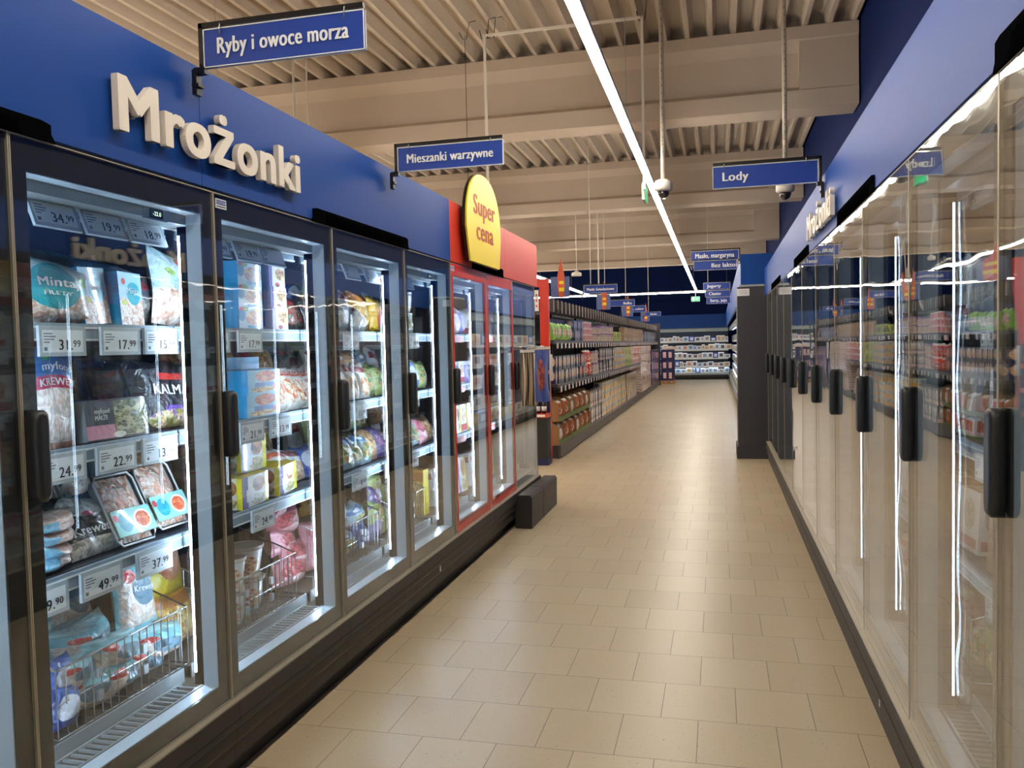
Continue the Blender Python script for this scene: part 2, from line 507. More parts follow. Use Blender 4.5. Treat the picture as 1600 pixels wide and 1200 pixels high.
# ------------------------------------------------------------------ projecting aisle signs
def sign(x0, x1, y, z0, z1, texts, label, bar, group=None, hang=False, cat='aisle sign'):
    """bar: -1 bracket on the left end, 1 on the right end, 0 hung from above."""
    t = thing('aisle_sign', label, cat, (x0 if bar < 0 else x1, y, z0), 0, group)
    ox = x0 if bar < 0 else x1
    w = x1 - x0; h = z1 - z0
    b = MB(); b.box(x0 - ox, x1 - ox, -.006, .006, 0, h, M_bsign); b.build('board', t)
    b = MB()
    for s in (-1, 1):
        b.box(x0 - ox - .002, x1 - ox + .002, s * .0075 - .0008, s * .0075 + .0008, -.003, .0, M_white)
        b.box(x0 - ox - .002, x1 - ox + .002, s * .0075 - .0008, s * .0075 + .0008, h, h + .003, M_white)
        for (xx) in (x0 - ox - .003, x1 - ox): b.box(xx, xx + .003, s * .0075 - .0008, s * .0075 + .0008, -.003, h + .003, M_white)
    b.build('rim', t)
    b = MB()
    for (s, tx, zz, al) in texts:
        wd = w * .82 if al == 'c' else None
        xx = {'c': (x0 + x1) / 2 - ox}.get(al, (x0 - ox + al) if isinstance(al, float) else 0)
        b.text(tx, (xx, -.0085, zz), (1, 0, 0), (0, 0, 1), s, M_white, .034, 'c' if al == 'c' else 'l', .0015, width=wd)
        b.text(tx, (-xx if False else {'c': xx}.get(al, x1 - ox - (al if isinstance(al, float) else 0)), .0085, zz), (-1, 0, 0), (0, 0, 1), s, M_white, .034, 'c' if al == 'c' else 'l', .0015, width=wd)
    b.build('lettering', t)
    b = MB()
    if bar:
        e = -.02 if bar < 0 else .008
        b.box(x0 - ox - (.02 if bar < 0 else 0), x1 - ox + (.02 if bar > 0 else 0), -.008, .008, h + .008, h + .024, M_black)
        b.box(e, e + .014, -.008, .008, -.01, h + .024, M_black)
        b.box(e - .012 * (bar > 0) - .02 * (bar < 0), e + .02 - .0 * (bar < 0), -.012, .012, -.02, .0, M_black)
        b.box(-.045 if bar < 0 else .015, -.028 if bar < 0 else .032, -.014, .014, -.085, -.005, M_black)
        b.box(-.045 if bar < 0 else .01, -.02 if bar < 0 else .032, -.016, .016, -.06, -.05, M_black)
    else:
        b.box(x0 - ox, x1 - ox, -.008, .008, h + .008, h + .02, M_black)
    b.build('bracket', t)
    if hang:
        b = MB(); b.tube([(x0 - ox + .1, 0, h + .02), (x0 - ox + .1, 0, ZD - z0 + .12)], .006, M_ledw, 5); b.build('hanging_rod', t)
    for xx in (x0 - ox + .06 * w / .55, x1 - ox - .06 * w / .55):
        b = MB(); b.tube([(xx, -.012, h - .02), (xx, -.012, h + .012), (xx, .0, h + .028), (xx, .012, h + .012), (xx, .012, h - .02)], .0022, M_wire, 5)
        b.build('clip', t)
    return t
sign(-1.585, -1.035, 2.38, 2.417, 2.532, [(.072, 'Ryby i owoce morza', .037, 'c')], 'blue sign reading Ryby i owoce morza above the left freezer header', -1)
sign(-1.585, -1.03, 4.03, 2.412, 2.53, [(.066, 'Mieszanki warzywne', .038, 'c')], 'blue sign reading Mieszanki warzywne above the left freezer header', -1)
sign(-.017, .535, 4.81, 2.357, 2.474, [(.068, 'Lody', .038, .052)], 'blue sign reading Lody projecting from the right freezer header', 1)
sign(-.325, .262, 10.95, 2.545, 2.665, [(.085, 'Masło, margaryna', .035, 'c')], 'blue sign reading Masło, margaryna beside the dark end panel', 1)
sign(-.29, .235, 10.94, 2.425, 2.54, [(.075, 'Bez laktozy', .03, .22)], 'blue sign reading Bez laktozy hung under the butter sign', 0)
sign(-1.97, -1.47, 12.5, 2.285, 2.40, [(.058, 'Płatki śniadaniowe', .035, 'c')], 'blue sign reading Płatki śniadaniowe over the left shelving', -1, hang=True)
sign(-2.35, -1.65, 17.0, 2.28, 2.40, [(.075, 'Bułka', .03, .48)], 'dim blue sign over the left shelving, second from its near end', -1, hang=True)
sign(-2.3, -1.72, 20.5, 2.28, 2.43, [(.08, 'Mąka, cukier', .05, .1)], 'dim blue sign over the left shelving, third from its near end', -1, hang=True)
sign(-1.95, -1.52, 23.0, 2.26, 2.36, [(.06, 'Bakalie', .025, .15)], 'dim blue sign over the left shelving, farthest of the four', -1, hang=True)
for i, (z, w_, tx, nm) in enumerate(((2.74, .62, 'Jogurty', 'top'), (2.56, .58, 'Ciasto', 'middle'), (2.40, .55, 'Sery, jaja', 'bottom'))):
    sign(.3 - w_, .28, 20.0, z, z + .145, [(.1, tx, .04, .08)], 'small blue far sign of the hanging trio, %s board' % nm, 1 if i == 0 else 0, hang=i == 0)

# ------------------------------------------------------------------ headers over the freezers
def header(x0, x1, y0, y1, z0, z1, m, label):
    b = MB(); b.box(x0, x1, y0, y1, z0, z1, m)
    tagged(b.build('header_panel'), label, 'header panel')
header(-1.70, -1.65, -1.2, 2.428, 2.056, 2.443, M_blue, 'blue header panel over the nearest left freezers, behind the M of the lettering')
header(-1.70, -1.65, 2.431, 5.034, 2.056, 2.443, M_blue, 'blue header panel over the left freezers, ending at the red panel')
header(-1.70, -1.65, 5.036, 6.44, 2.056, 2.443, M_red, 'red header panel behind the yellow price sign')
header(-1.70, -1.65, 6.442, 7.643, 2.056, 2.443, M_red, 'red header panel at the far end of the left freezers')
header(.57, .62, -1.5, 10.85, 2.056, 2.40, M_blue, 'long blue header panel over the right row of glass doors')

def notch(side, y0, y1, label, h=.065):
    """Black hood that stands proud of the header's lower edge."""
    b = MB()
    zb = 2.046; s = .015
    pr = [(y0, zb), (y1, zb), (y1 - .015, zb + .02), (y1 - s, zb + h - .006), (y1 - s - .03, zb + h), (y0 + s + .03, zb + h), (y0 + s, zb + h - .006), (y0 + .015, zb + .02)]
    x = (-1.6495, -1.643) if side < 0 else (.563, .5695)
    b.prism(pr, mat('hood_black', '08090b', .5, spec=0), 'x', x[0], x[1])
    b.prism([(p[0] * .8 + (y0 + y1) / 2 * .2, zb + (p[1] - zb) * .7) for p in pr], mat('deep_black', '040405', .5, spec=0), 'x', x[0] - .002 * (side > 0), x[1] + .002 * (side < 0))
    tagged(b.build('cable_hood'), label, 'hood')
notch(-1, .75, 1.80, 'black hood over the nearest left freezer door', .05)
notch(-1, 3.18, 4.30, 'black hood under the blue header between the second and third left doors', .06)
notch(-1, 5.5, 6.37, 'black hood under the red header below the yellow sign')
for i, (a, c, w) in enumerate(((.9, 1.95, 'nearest the camera'), (3.31, 4.30, 'second from the camera'), (5.6, 6.65, 'third from the camera'), (8.07, 9.4, 'farthest'))):
    notch(1, a, c, 'black hood on the right header\'s lower edge, ' + w)

def wall_lettering(body, origin, U, width, size, label):
    v_, f_, a0, a1 = font_data(body, 0)
    xs = width / ((a1 - a0) * size)
    N = Vector(U).cross(Vector((0, 0, 1)))
    t = thing('wall_lettering', label, 'lettering', origin)
    for i, ch in enumerate(body):
        e1 = font_data(body[:i + 1], 0)[3]; g = font_data(ch, 0)
        wch = g[3] - g[2]
        b = MB()
        st = (e1 - wch - a0) * size * xs
        b.text(ch, Vector(U) * st + N * .012, U, (0, 0, 1), size, M_letter, .026, 'l', .022, xs=xs)
        for p in (.3, .7):
            c = Vector(U) * (st + wch * size * xs * .5) + Vector((0, 0, size * (.2 + .1 * p)))
            b.tube([c, c + N * .014], .004, M_alu, 5)
        b.build('letter', t)
    return t
wall_lettering('Mrożonki', (-1.65, 2.012, 2.137), (0, 1, 0), 1.02, .217, 'cream raised lettering Mrożonki on the left blue header')
wall_lettering('Mrożonki', (.57, 5.40, 2.11), (0, -1, 0), 1.08, .2, 'cream raised lettering Mrożonki on the right blue header, seen almost edge-on')

t = thing('price_sign', 'yellow bullet-shaped sign reading Super cena on the red header', 'sign', (-1.6, 5.65, 2.08))
def bullet(w, h, top=.62):
    pts = [(-w * .42, 0), (w * .44, -.0)]
    for i in range(0, 25):
        a = math.pi * i / 24
        cx = math.cos(a); sz = math.sin(a)
        pts.append((w / 2 * (abs(cx) ** .9) * (1 if cx >= 0 else -1), h * .36 + h * .64 * sz ** .85))
    return pts
b = MB(); b.prism(bullet(.87, .62), M_yel, 'x', 0, .012); b.build('board', t)
b = MB(); b.prism([(p[0] * 1.012, p[1] * 1.01 - .003) for p in bullet(.87, .62)], M_black, 'x', -.02, -.0005); b.box(-.05, -.02, -.2, .2, .05, .2, M_black); b.build('backing', t)
b = MB()
b.text('Super', (.013, -.0, .33), (0, 1, 0), (0, 0, 1), .19, M_orange, .034, 'c', .001, xs=1.17)
b.text('cena', (.013, -.0, .16), (0, 1, 0), (0, 0, 1), .19, M_orange, .034, 'c', .001, xs=1.17)
b.build('lettering', t)

# ------------------------------------------------------------------ upright glass-door freezers
ZB, ZT = .30, 2.045
def ring(b, u0, u1, z0, z1, s, t, bo, d0, d1, m):
    b.box(u0, u0 + s, d0, d1, z0, z1, m); b.box(u1 - s, u1, d0, d1, z0, z1, m)
    b.box(u0 + s, u1 - s, d0, d1, z1 - t, z1, m); b.box(u0 + s, u1 - s, d0, d1, z0, z0 + bo, m)

def price_tag(b, u, z, d, price, tilt=0, w=.172, h=.086, dark=False):
    c, s = math.cos(tilt), math.sin(tilt)
    # tag plane: up vector leans with tilt
    U = Vector((1, 0, 0)); V = Vector((0, s, c)); N = Vector((0, -c, s))
    o = Vector((u, d, z))
    def plate(x0, x1, z0, z1, t0, t1, m):
        n = len(b.v)
        for (x, y, q) in ((x0, t0, z0), (x1, t0, z0), (x1, t1, z0), (x0, t1, z0), (x0, t0, z1), (x1, t0, z1), (x1, t1, z1), (x0, t1, z1)):
            b.v.append(tuple(o + U * x + V * q + N * y))
        for f in ((3, 2, 6, 7), (2, 1, 5, 6), (1, 0, 4, 5), (0, 3, 7, 4), (7, 6, 5, 4), (0, 1, 2, 3)):
            b.face([n + i for i in f], m)
    plate(-w / 2, w / 2, 0, h, 0, .009, M_tag)
    plate(-w / 2 + .01, w / 2 - .012, .011, h - .012, .009, .0096, M_inkl if dark else M_tagw)
    if price:
        a, c2 = price.split('.')
        b.text(a + '.', o + U * (w / 2 - .054) + V * .018 + N * .0102, U, V, .042, M_ink, .02, 'r')
        b.text(c2, o + U * (w / 2 - .050) + V * .026 + N * .0102, U, V, .028, M_ink, .02, 'l')
    for i in range(4):
        plate(-w / 2 + .015, -w / 2 + .015 + (.03, .042, .036, .02)[i], h - .024 - i * .008, h - .021 - i * .008, .0096, .01, M_inkl)
    plate(-w / 2 + .015, -w / 2 + .026, .016, .026, .0096, .01, M_inkl)

def freezer(side, ya, yb, label, tags=(), red=False, glass=None, grey_bottom=True, thermo=False, ends=(), lit=True, number=None, shelves=(1.60, 1.24, .88), logo=False):
    w = yb - ya
    t = thing('glass_door_freezer', label, 'freezer', (-1.65, ya, 0) if side < 0 else (.57, yb, 0), math.pi / 2 if side < 0 else -math.pi / 2)
    # cabinet
    b = MB()
    b.box(0, w, .75, .80, .10, 2.05, M_inner)
    b.box(0, w, .07, .75, 1.975, 2.05, M_inner)
    b.box(0, w, .06, .75, .26, .355, M_innerb)
    b.box(0, w, .075, .165, 1.93, 1.975, M_alu)
    b.box(0, w, .165, .168, 1.925, 1.94, M_white)  # white strip stands in for the LED's reflection along the valance
    for e in ends:
        x0, x1 = ((0, .03) if e == 0 else (w - .03, w))
        b.box(x0, x1, .03, .75, .26, 2.05, M_charc)
    for x0 in (0, w - .028):
        b.box(x0, x0 + .028, .074, .125, .355, 1.93, M_post)
    b.build('cabinet', t)
    b = MB()
    b.prism([(-.028, .292), (-.028, .215), (-.016, .2), (-.016, .16), (-.004, .14), (-.004, .085), (.06, .085), (.06, .292)], M_charc, 'x', .001, w - .001)
    b.box(0, w, .045, .08, 0, .085, M_dark)
    b.box(0, w, -.024, .05, .2925, .2985, M_cream)
    b.box(.002, w - .002, -.0295, -.0278, .232, .236, M_dark)
    b.build('base', t)
    if number:
        b = MB(); b.box(w * .5, w * .5 + .022, -.0165, -.0158, .163, .193, M_white)
        b.text(number, (w * .5 + .011, -.0168, .169), (1, 0, 0), (0, 0, 1), .024, M_ink, .02, 'c'); b.build('number_sticker', t)
    for u in (.031, w - .031):
        b = MB(); b.box(u - .002, u + .002, .115, .12, .40, 1.90, (M_tube if side < 0 else M_tube2) if lit else M_alu); b.build('light_tube', t)
    b = MB()
    for zc in (.356, ):
        k = 0
        u = .06
        while u < w - .06:
            b.box(u, u + .007, .085, .160, zc, zc + .008, M_alu); u += .03
        b.box(.05, w - .05, .078, .085, zc, zc + .010, M_alu); b.box(.05, w - .05, .160, .167, zc, zc + .010, M_alu)
    b.build('air_grille', t)
    b = MB(); b.box(.02, w - .02, .172, .178, .355, .405, M_alu); b.box(.02, w - .02, .178, .74, .385, .395, M_innerb); b.build('floor_tray', t)
    # shelves with their rails and price tags
    for k, z in enumerate(shelves):
        b = MB()
        b.box(.005, w - .005, .185, .72, z - .018, z - .008, M_shelf)
        for i in range(6): b.box(.005, w - .005, .2 + i * .1, .204 + i * .1, z - .008, z - .004, M_wire)
        sh = b.build('shelf', t)
        b = MB(); b.box(.004, w - .004, .172, .184, z - .055, z - .003, M_rail); b.box(.004, w - .004, .169, .172, z - .018, z - .013, M_white)
        b.box(.004, w - .004, .169, .172, z - .053, z - .048, M_white)
        b.build('price_rail', sh)
        for (kk, u, pr) in tags:
            if kk == k:
                b = MB(); price_tag(b, u, z - .098, .162, pr); b.build('price_tag', sh)
    b = MB(); b.box(.03, w - .03, .172, .18, 1.895, 1.93, M_rail); b.box(.03, w - .03, .168, .172, 1.897, 1.903, M_white)
    tr = b.build('top_rail', t)
    for (kk, u, pr) in tags:
        if kk == -1:
            b = MB(); price_tag(b, u, 1.855, .135, pr, tilt=.35); b.build('price_tag', tr)
    if thermo:
        b = MB(); b.box(w - .26, w - .15, .070, .078, 1.925, 1.965, M_alu); b.box(w - .235, w - .175, .066, .070, 1.93, 1.96, M_black)
        b.text('-22.0', (w - .205, .0655, 1.938), (1, 0, 0), (0, 0, 1), .018, mat('display_digits', 'e8ffe8', .5, emit='e0ffe0', estr=2), .01, 'c')
        b.build('thermometer', t)
    # door
    fr = M_redf if red else M_frit
    b = MB()
    ring(b, .004, w - .004, ZB, ZT, .052, .082, .066, .0075, .013, fr)
    if red: ring(b, .006, w - .006, ZB + .002, ZT - .002, .042, .078, .05, -.0012, -.0002, fr)
    ring(b, .028, w - .028, ZB + .01, ZT - .01, .03, .074, .058, .0135, .068, M_jamb)
    d = b.build('door', t)
    b = MB(); b.box(.005, w - .005, 0, .0065, ZB + .001, ZT - .001, glass or (M_glassL if side < 0 else M_glassR)); b.build('pane', d)
    b = MB(); ring(b, 0.001, w - .001, ZB - .001, ZT + .001, .0034, .003, .003, -.001, .03, M_cream); b.build('door_edge', d)
    b = MB()
    h0, h1 = (1.142, 1.37) if side < 0 else (1.122, 1.35)
    u0, u1, dd = (.004, .046, .042) if side < 0 else (.004, .052, .031)
    pts = [(u0, h0 + .02), (u0 + .006, h0 + .004), (u0 + .02, h0), (u1 - .012, h0), (u1 - .003, h0 + .006), (u1, h0 + .02), (u1, h1 - .02), (u1 - .003, h1 - .006), (u1 - .012, h1), (u0 + .02, h1), (u0 + .006, h1 - .004), (u0, h1 - .02)]
    # rounded pad: outline shrinks towards the aisle
    n = len(b.v); K = len(pts)
    cu, cz = (u0 + u1) / 2, (h0 + h1) / 2
    for (dep, s1, s2) in ((0, 0, 0), (-dd * .75, 0, 0), (-dd * .93, .004, .006), (-dd, .011, .014)):
        for (x, z) in pts:
            b.v.append((x + (cu - x) / (u1 - u0) * 2 * s1, dep, z + (cz - z) / (h1 - h0) * 2 * s2))
    for L_ in range(3):
        for i in range(K):
            j = (i + 1) % K
            b.face((n + L_ * K + j, n + L_ * K + i, n + (L_ + 1) * K + i, n + (L_ + 1) * K + j), M_handle, smooth=True)
    b.face([n + 3 * K + i for i in range(K - 1, -1, -1)], M_handle)
    b.face([n + i for i in range(K)], M_handle)
    b.build('handle', d)
    if logo:
        b = MB(); b.box(.012, .075, -.0016, -.0004, ZT - .05, ZT - .018, M_white)
        b.box(.016, .071, -.0020, -.0016, ZT - .038, ZT - .022, M_bsign)
        b.text('COSTAN', (.0435, -.0022, ZT - .0345), (1, 0, 0), (0, 0, 1), .0135, M_white, .01, 'c')
        b.box(.016, .071, -.0020, -.0016, ZT - .046, ZT - .042, M_ink); b.build('maker_plate', d)
    return t

LY = [-.0, .83, 1.657, 2.486, 3.37, 4.235, 5.03, 5.86, 6.656, 7.50]
ORD = ['one partly out of frame', 'one cut by the photo edge', 'nearest whole one, holding seafood', 'second whole one, holding nugget boxes', 'third whole one, holding vegetables', 'last before the red doors']
TAGS = {
 2: [(-1, .29, '34.99'), (-1, .48, '19.99'), (-1, .67, '18.99'), (0, .31, '31.99'), (0, .545, '17.99'), (0, .74, '15.99'), (1, .29, '24.99'), (1, .505, '22.99'), (1, .71, '13.99'), (2, .20, '39.90'), (2, .42, '49.99'), (2, .66, '37.99')],
 3: [(-1, .22, '13.49'), (-1, .43, '19.99'), (-1, .62, ''), (0, .22, '17.99'), (0, .45, '17.99'), (1, .44, '21.99'), (1, .66, '13.99'), (2, .12, '12.99'), (2, .50, '24.99')],
 4: [(-1, .2, ''), (-1, .5, ''), (-1, .75, ''), (0, .15, ''), (0, .5, '14.99'), (1, .22, '12.49'), (1, .57, '11.99'), (2, .2, '9.99'), (2, .55, '8.99')],
 5: [(-1, .15, ''), (-1, .4, ''), (0, .22, ''), (0, .52, '14.99'), (1, .15, ''), (1, .5, '9.49'), (2, .1, ''), (2, .45, '9.99')],
 1: [(0, .3, '19.99'), (1, .3, '14.99'), (2, .3, '9.99'), (0, .6, '19.99'), (1, .6, '14.99'), (2, .6, '')],
 0: [], 6: [(-1, .25, ''), (0, .25, ''), (1, .25, ''), (2, .25, '')], 7: [(-1, .25, ''), (0, .25, ''), (1, .25, ''), (2, .25, '')], 8: []}
NUM = {2: '4', 5: '7'}
for i in range(9):
    if i < 6:
        lab = 'black-framed glass door freezer of the left row, ' + ORD[i]
    elif i < 8:
        lab = 'red-framed glass door freezer, ' + ('first' if i == 6 else 'second') + ' of the two under the red header'
    else:
        lab = 'dark unlit glass door freezer at the far end of the left row'
    freezer(-1, LY[i], LY[i + 1], lab, TAGS[i], red=i in (6, 7), thermo=i in (2, 5), ends=[0] if i == 0 else ([1] if i == 8 else []), lit=i < 8, number=NUM.get(i), logo=i in (3, 6))
RW = ['nearest the camera', 'second', 'third', 'fourth', 'fifth', 'sixth', 'seventh', 'eighth', 'ninth', 'tenth', 'eleventh', 'farthest']
for k in range(-1, 11):
    ya = 1.93 + .835 * (k - 1)
    pr = ['', '9.99', '12.99', '7.99']
    tg = [(-1, .25, ''), (-1, .5, ''), (0, .25, pr[k % 4]), (0, .55, ''), (1, .2, ''), (1, .6, ''), (2, .3, pr[(k + 1) % 4]), (2, .6, '')] if k < 6 else []
    freezer(1, ya, ya + .835, 'glass door freezer of the right row, ' + RW[k + 1] + (' counted from the camera' if 0 < k + 1 < 11 else ''), tg, ends=[0] if k == 10 else ([1] if k == -1 else []), number='4' if k == 2 else None, shelves=(1.56, 1.18, .80))

# bumper blocks at the far foot of the left row
for (a, c, w_) in ((6.55, 7.0, 'nearer'), (7.01, 7.62, 'farther')):
    b = MB(); pr = [(-1.705, 0), (-1.565, 0), (-1.56, .255), (-1.575, .275), (-1.68, .275), (-1.705, .20)]
    b.prism([(q[0] + .065, q[1]) for q in pr], M_charc, 'y', a, c)
    tagged(b.build('bumper_block'), 'dark grey bumper block at the foot of the left row, %s of the two' % w_, 'bumper')

# end panel cabinet on the right and what is behind it
t = thing('end_panel', 'tall dark grey end panel at the far end of the right freezers', 'end panel', (.23, 10.9, 0))
b = MB(); b.box(.01, .47, 0, .6, 0, 2.19, M_grey); b.build('panel', t)
b = MB(); b.box(-.012, .46, -.015, .61, 0, .16, M_grey); b.build('skirting', t)
b = MB(); b.box(.01, .16, -.004, -.001, 2.075, 2.165, M_white)
for i in range(3): b.box(.03, .14, -.0048, -.0041, 2.1 + i * .02, 2.104 + i * .02, M_inkl)
b.build('info_plate', t)
b = MB(); b.box(.03, .47, -.002, .6, 2.192, 2.215, M_alu); b.build('top_trim', t)
b = MB(); b.box(.285, .70, 10.9, 11.5, 2.2205, 2.60, M_blue); tagged(b.build('header_panel'), 'blue header block on top of the dark end panel', 'header panel')

# ------------------------------------------------------------------ packs
FISH = ('e8ded0', 'd9b9a2', 'f2ece2', 'c79b82')
SHRIMP = ('d98f6c', 'e8c3ab', 'c9bfb4', 'f0e2d6')
NUG = ('c46a28', 'e09a4c', 'a5521c', 'f0c27a')
VEG = ('6d8c3c', 'd0602c', 'b9c07a', '3f6a34')
GREYS = ('b8b8b8', '8d9094', 'd8dadb', '6f767d')
TEAL = '2aa3ae'
def bag_depth(u, v, d, ph):
    e = max(0.0, 1 - abs(2 * u - 1) ** 2.4) ** .5 * max(0.0, math.sin(math.pi * min(1, max(0, v)))) ** .42
    n = math.sin(5.1 * u + ph) * math.sin(6.3 * v + 2 * ph) * .16 + math.sin(13 * u + 9 * v + 3 * ph) * .07
    return d / 2 * e * (1 + n)
_BAG = {}
def bag_mesh(w, h, d, m, ph=0., text=(), slump=.0, back=None):
    key = (round(w, 3), round(h, 3), round(d, 3), m.name, round(ph, 2), tuple(text), slump)
    if key in _BAG: return _BAG[key]
    b = MB(); nu, nv = 9, 11
    def X(u, v):
        q = math.sin(math.pi * v)
        return (u - .5) * w * (1 - .10 * (q ** 1.5) + .03 * math.sin(7 * v + ph))
    def Z(u, v):
        return h * v + .012 * math.sin(4 * u + ph) * v - slump * h * v * v * (1 + .5 * math.cos(3 * u + ph)) * .5
    for sgn in (-1, 1):
        n = len(b.v)
        for j in range(nv + 1):
            for i in range(nu + 1):
                u, v = i / nu, j / nv
                b.v.append((X(u, v), sgn * bag_depth(u, v, d, ph) + (.35 * d * math.sin(2 * v + ph) * slump), Z(u, v)))
        for j in range(nv):
            for i in range(nu):
                a = n + j * (nu + 1) + i
                q = (a, a + 1, a + nu + 2, a + nu + 1)
                U = [(i / nu, j / nv), ((i + 1) / nu, j / nv), ((i + 1) / nu, (j + 1) / nv), (i / nu, (j + 1) / nv)]
                if sgn > 0: q = q[::-1]; U = U[::-1]
                b.face(q, (back or m) if sgn > 0 else m, U, True)
    for (s, tx, u0, v0, mm, wd) in text:
        def surf(q):
            u, v = q.x / w + .5, q.z / h
            return Vector((q.x, -bag_depth(u, v, d, ph) - .0035 + q.y * 0, Z(u, v)))
        b.text(tx, ((u0 - .5) * w, 0, v0 * h), (1, 0, 0), (0, 0, 1), s, mm, .02, 'c', 0, surf, width=wd)
    me = b.mesh('bag'); _BAG[key] = me
    return me
def box_mesh(w, h, d, m, side=None, top=None, text=()):
    key = ('box', round(w, 3), round(h, 3), round(d, 3), m.name, side and side.name, tuple(text))
    if key in _BAG: return _BAG[key]
    b = MB(); e = .0015
    b.box(-w / 2, w / 2, -d / 2, d / 2, 0, h, side or m, front=m, top=top or side or m)
    b.box(-w / 2 - e, w / 2 + e, -d / 2 + .01, -d / 2 + .011, h - .0005, h + .0006, side or m)   # flap edge
    for (s, tx, u0, v0, mm, wd) in text:
        b.text(tx, ((u0 - .5) * w, -d / 2 - .0012, v0 * h), (1, 0, 0), (0, 0, 1), s, mm, .02, 'c', 0, width=wd)
    me = b.mesh('box'); _BAG[key] = me
    return me
def put(name, me, loc, rz, tilt=0, label=None, cat=None, group=None, lean=0):
    o = bpy.data.objects.new(name, me)
    COL.objects.link(o)
    o.location = loc; o.rotation_euler = (tilt, lean, rz)
    o['label'] = label; o['category'] = cat
    if group: o['group'] = group
    return o
HP = math.pi / 2
def left(name, me, y, z, dep, label, cat, tilt=0, group=None, turn=0, lean=0):
    return put(name, me, (-1.65 - dep, y, z), HP + turn, tilt, label, cat, group, lean)
def right(name, me, y, z, dep, label, cat, tilt=0, group=None, turn=0, lean=0):
    return put(name, me, (.57 + dep, y, z), -HP + turn, tilt, label, cat, group, lean)

W_ = M_white
# ---- printed materials
p_fish = pkg('teal_fish_bag', 'a9c9cf', [('r', .5, .22, .5, .24, FISH), ('e', .38, .56, .36, .36, TEAL), ('e', .85, .72, .12, .1, '8fb04a')])
p_mint = pkg('pollock_box', '9fcad3', [('r', .5, .24, .5, .26, FISH), ('e', .62, .6, .3, .22, TEAL), ('e', .22, .82, .09, .06, 'c63a3c'), ('e', .2, .42, .13, .05, 'b8c24a')], wrinkle=0, rough=.35)
p_side = mat('blue_box_side', '2a9bd0', .4)
p_mint2 = pkg('pollock_bag', 'b9d8dd', [('r', .5, .2, .5, .26, FISH), ('e', .68, .58, .3, .24, TEAL), ('e', .55, .88, .18, .08, 'c63a3c'), ('e', .25, .7, .1, .05, '9db25a')], wrinkle=1)
p_dark = pkg('dark_clear_bag', '3c4a55', [('e', .5, .75, .2, .1, '8c2f35'), ('r', .5, .25, .45, .22, ('4a4f56', '8c8479', '5e564e'))], wrinkle=1)
p_navybag = pkg('navy_seafood_bag', '24447a', [('e', .5, .7, .25, .12, 'c63a3c'), ('e', .5, .3, .4, .2, SHRIMP)], wrinkle=1)
p_prawn = pkg('shrimp_bag', 'd9dfe4', [('r', .5, .87, .5, .14, '3d6fae'), ('r', .5, .68, .5, .06, 'c2325a'), ('r', .5, .3, .5, .32, ('e6e0da', 'd9c0b2', 'f5f0ea', 'c5b8b0')), ('e', .3, .93, .1, .05, '2e9e58'), ('r', .5, .05, .5, .06, 'd98f6c')], wrinkle=.8)
p_mussel = pkg('mussel_box', '2b2c30', [('r', .72, .5, .27, .45, ('3a4030', '8c8a58', '2b2e26', 'b9b38c')), ('r', .22, .2, .22, .17, 'c98a9a'), ('e', .5, .1, .1, .08, 'efe9da')], wrinkle=.3)
p_squid = pkg('black_squid_bag', '22222a', [('r', .55, .78, .2, .05, 'c8352e'), ('e', .55, .14, .4, .14, ('b98a5a', '5a3c8c', 'd9b98a', '7a7a3a')), ('r', .55, .3, .2, .03, '5a3c8c')], wrinkle=1.2)
p_pink = pkg('pink_fillet_pack', 'e0c4b8', [('r', .5, .5, .5, .5, ('e9cfc4', 'd8a898', 'f2e2da')), ('r', .28, .5, .27, .3, '7ab4d0')], wrinkle=1)
p_krew = pkg('black_shrimp_bag', '25272c', [('e', .5, .78, .42, .2, ('c8c6bc', '9a9a92', 'e2e0d6')), ('r', .5, .12, .45, .12, ('d8d4cc', 'a8a49c', 'f0ece4')), ('e', .5, .62, .12, .04, 'c63a5c')], wrinkle=1)
p_tray = pkg('shrimp_tray_content', SHRIMP, [('r', .5, .5, .5, .5, ('c0714e', 'e6c2a8', 'd8b8a4', 'f4e6da', 'e0a284'), 8)], wrinkle=1.6, scale=30)
p_tlab = pkg('tray_label', '8ecabf', [('e', .28, .5, .17, .36, '2a8fa0'), ('e', .72, .5, .22, .38, 'f0eadf'), ('e', .72, .5, .18, .3, ('e0703c', 'e89a6c', 'c9502c')), ('e', .08, .72, .06, .14, 'c63a3c')], wrinkle=0)
p_blueb = pkg('blue_fish_sticks_bag', '2b4fa0', [('e', .6, .65, .3, .2, ('e0b84a', 'f0e0b0', 'c98a3c')), ('e', .5, .9, .2, .07, 'c63a3c')], wrinkle=.8)
p_aqua = pkg('aqua_shrimp_bag', '7fc4cf', [('r', .5, .35, .45, .3, SHRIMP), ('e', .6, .5, .28, .2, '5a7f92'), ('e', .3, .72, .14, .09, 'c8332e'), ('r', .5, .95, .5, .04, 'b8e4e8')], wrinkle=1.2)
p_blue2 = pkg('blue_white_bag', '3a68c0', [('e', .5, .5, .4, .3, 'dfe6f2'), ('r', .5, .2, .4, .1, '2a4ea8')], wrinkle=1.2)
p_nug = pkg('nugget_box', 'c5dde8', [('e', .62, .48, .36, .34, NUG, 8), ('e', .12, .62, .16, .3, '2288b4'), ('e', .25, .88, .16, .1, '5c8c3a'), ('e', .78, .86, .14, .09, 'e8cf3a'), ('e', .1, .88, .08, .08, 'd04a6a'), ('r', .6, .08, .25, .07, '2a86b8')], wrinkle=0, rough=.35)
p_ice = pkg('purple_ice_box', 'ece6f0', [('r', .08, .5, .10, .5, '6a4a9c'), ('e', .68, .62, .3, .28, ('c89a5c', 'e8cfa0', 'a8703c')), ('e', .5, .12, .14, .1, 'b84a52'), ('e', .85, .4, .12, .14, 'e8d890')], wrinkle=0, rough=.35)
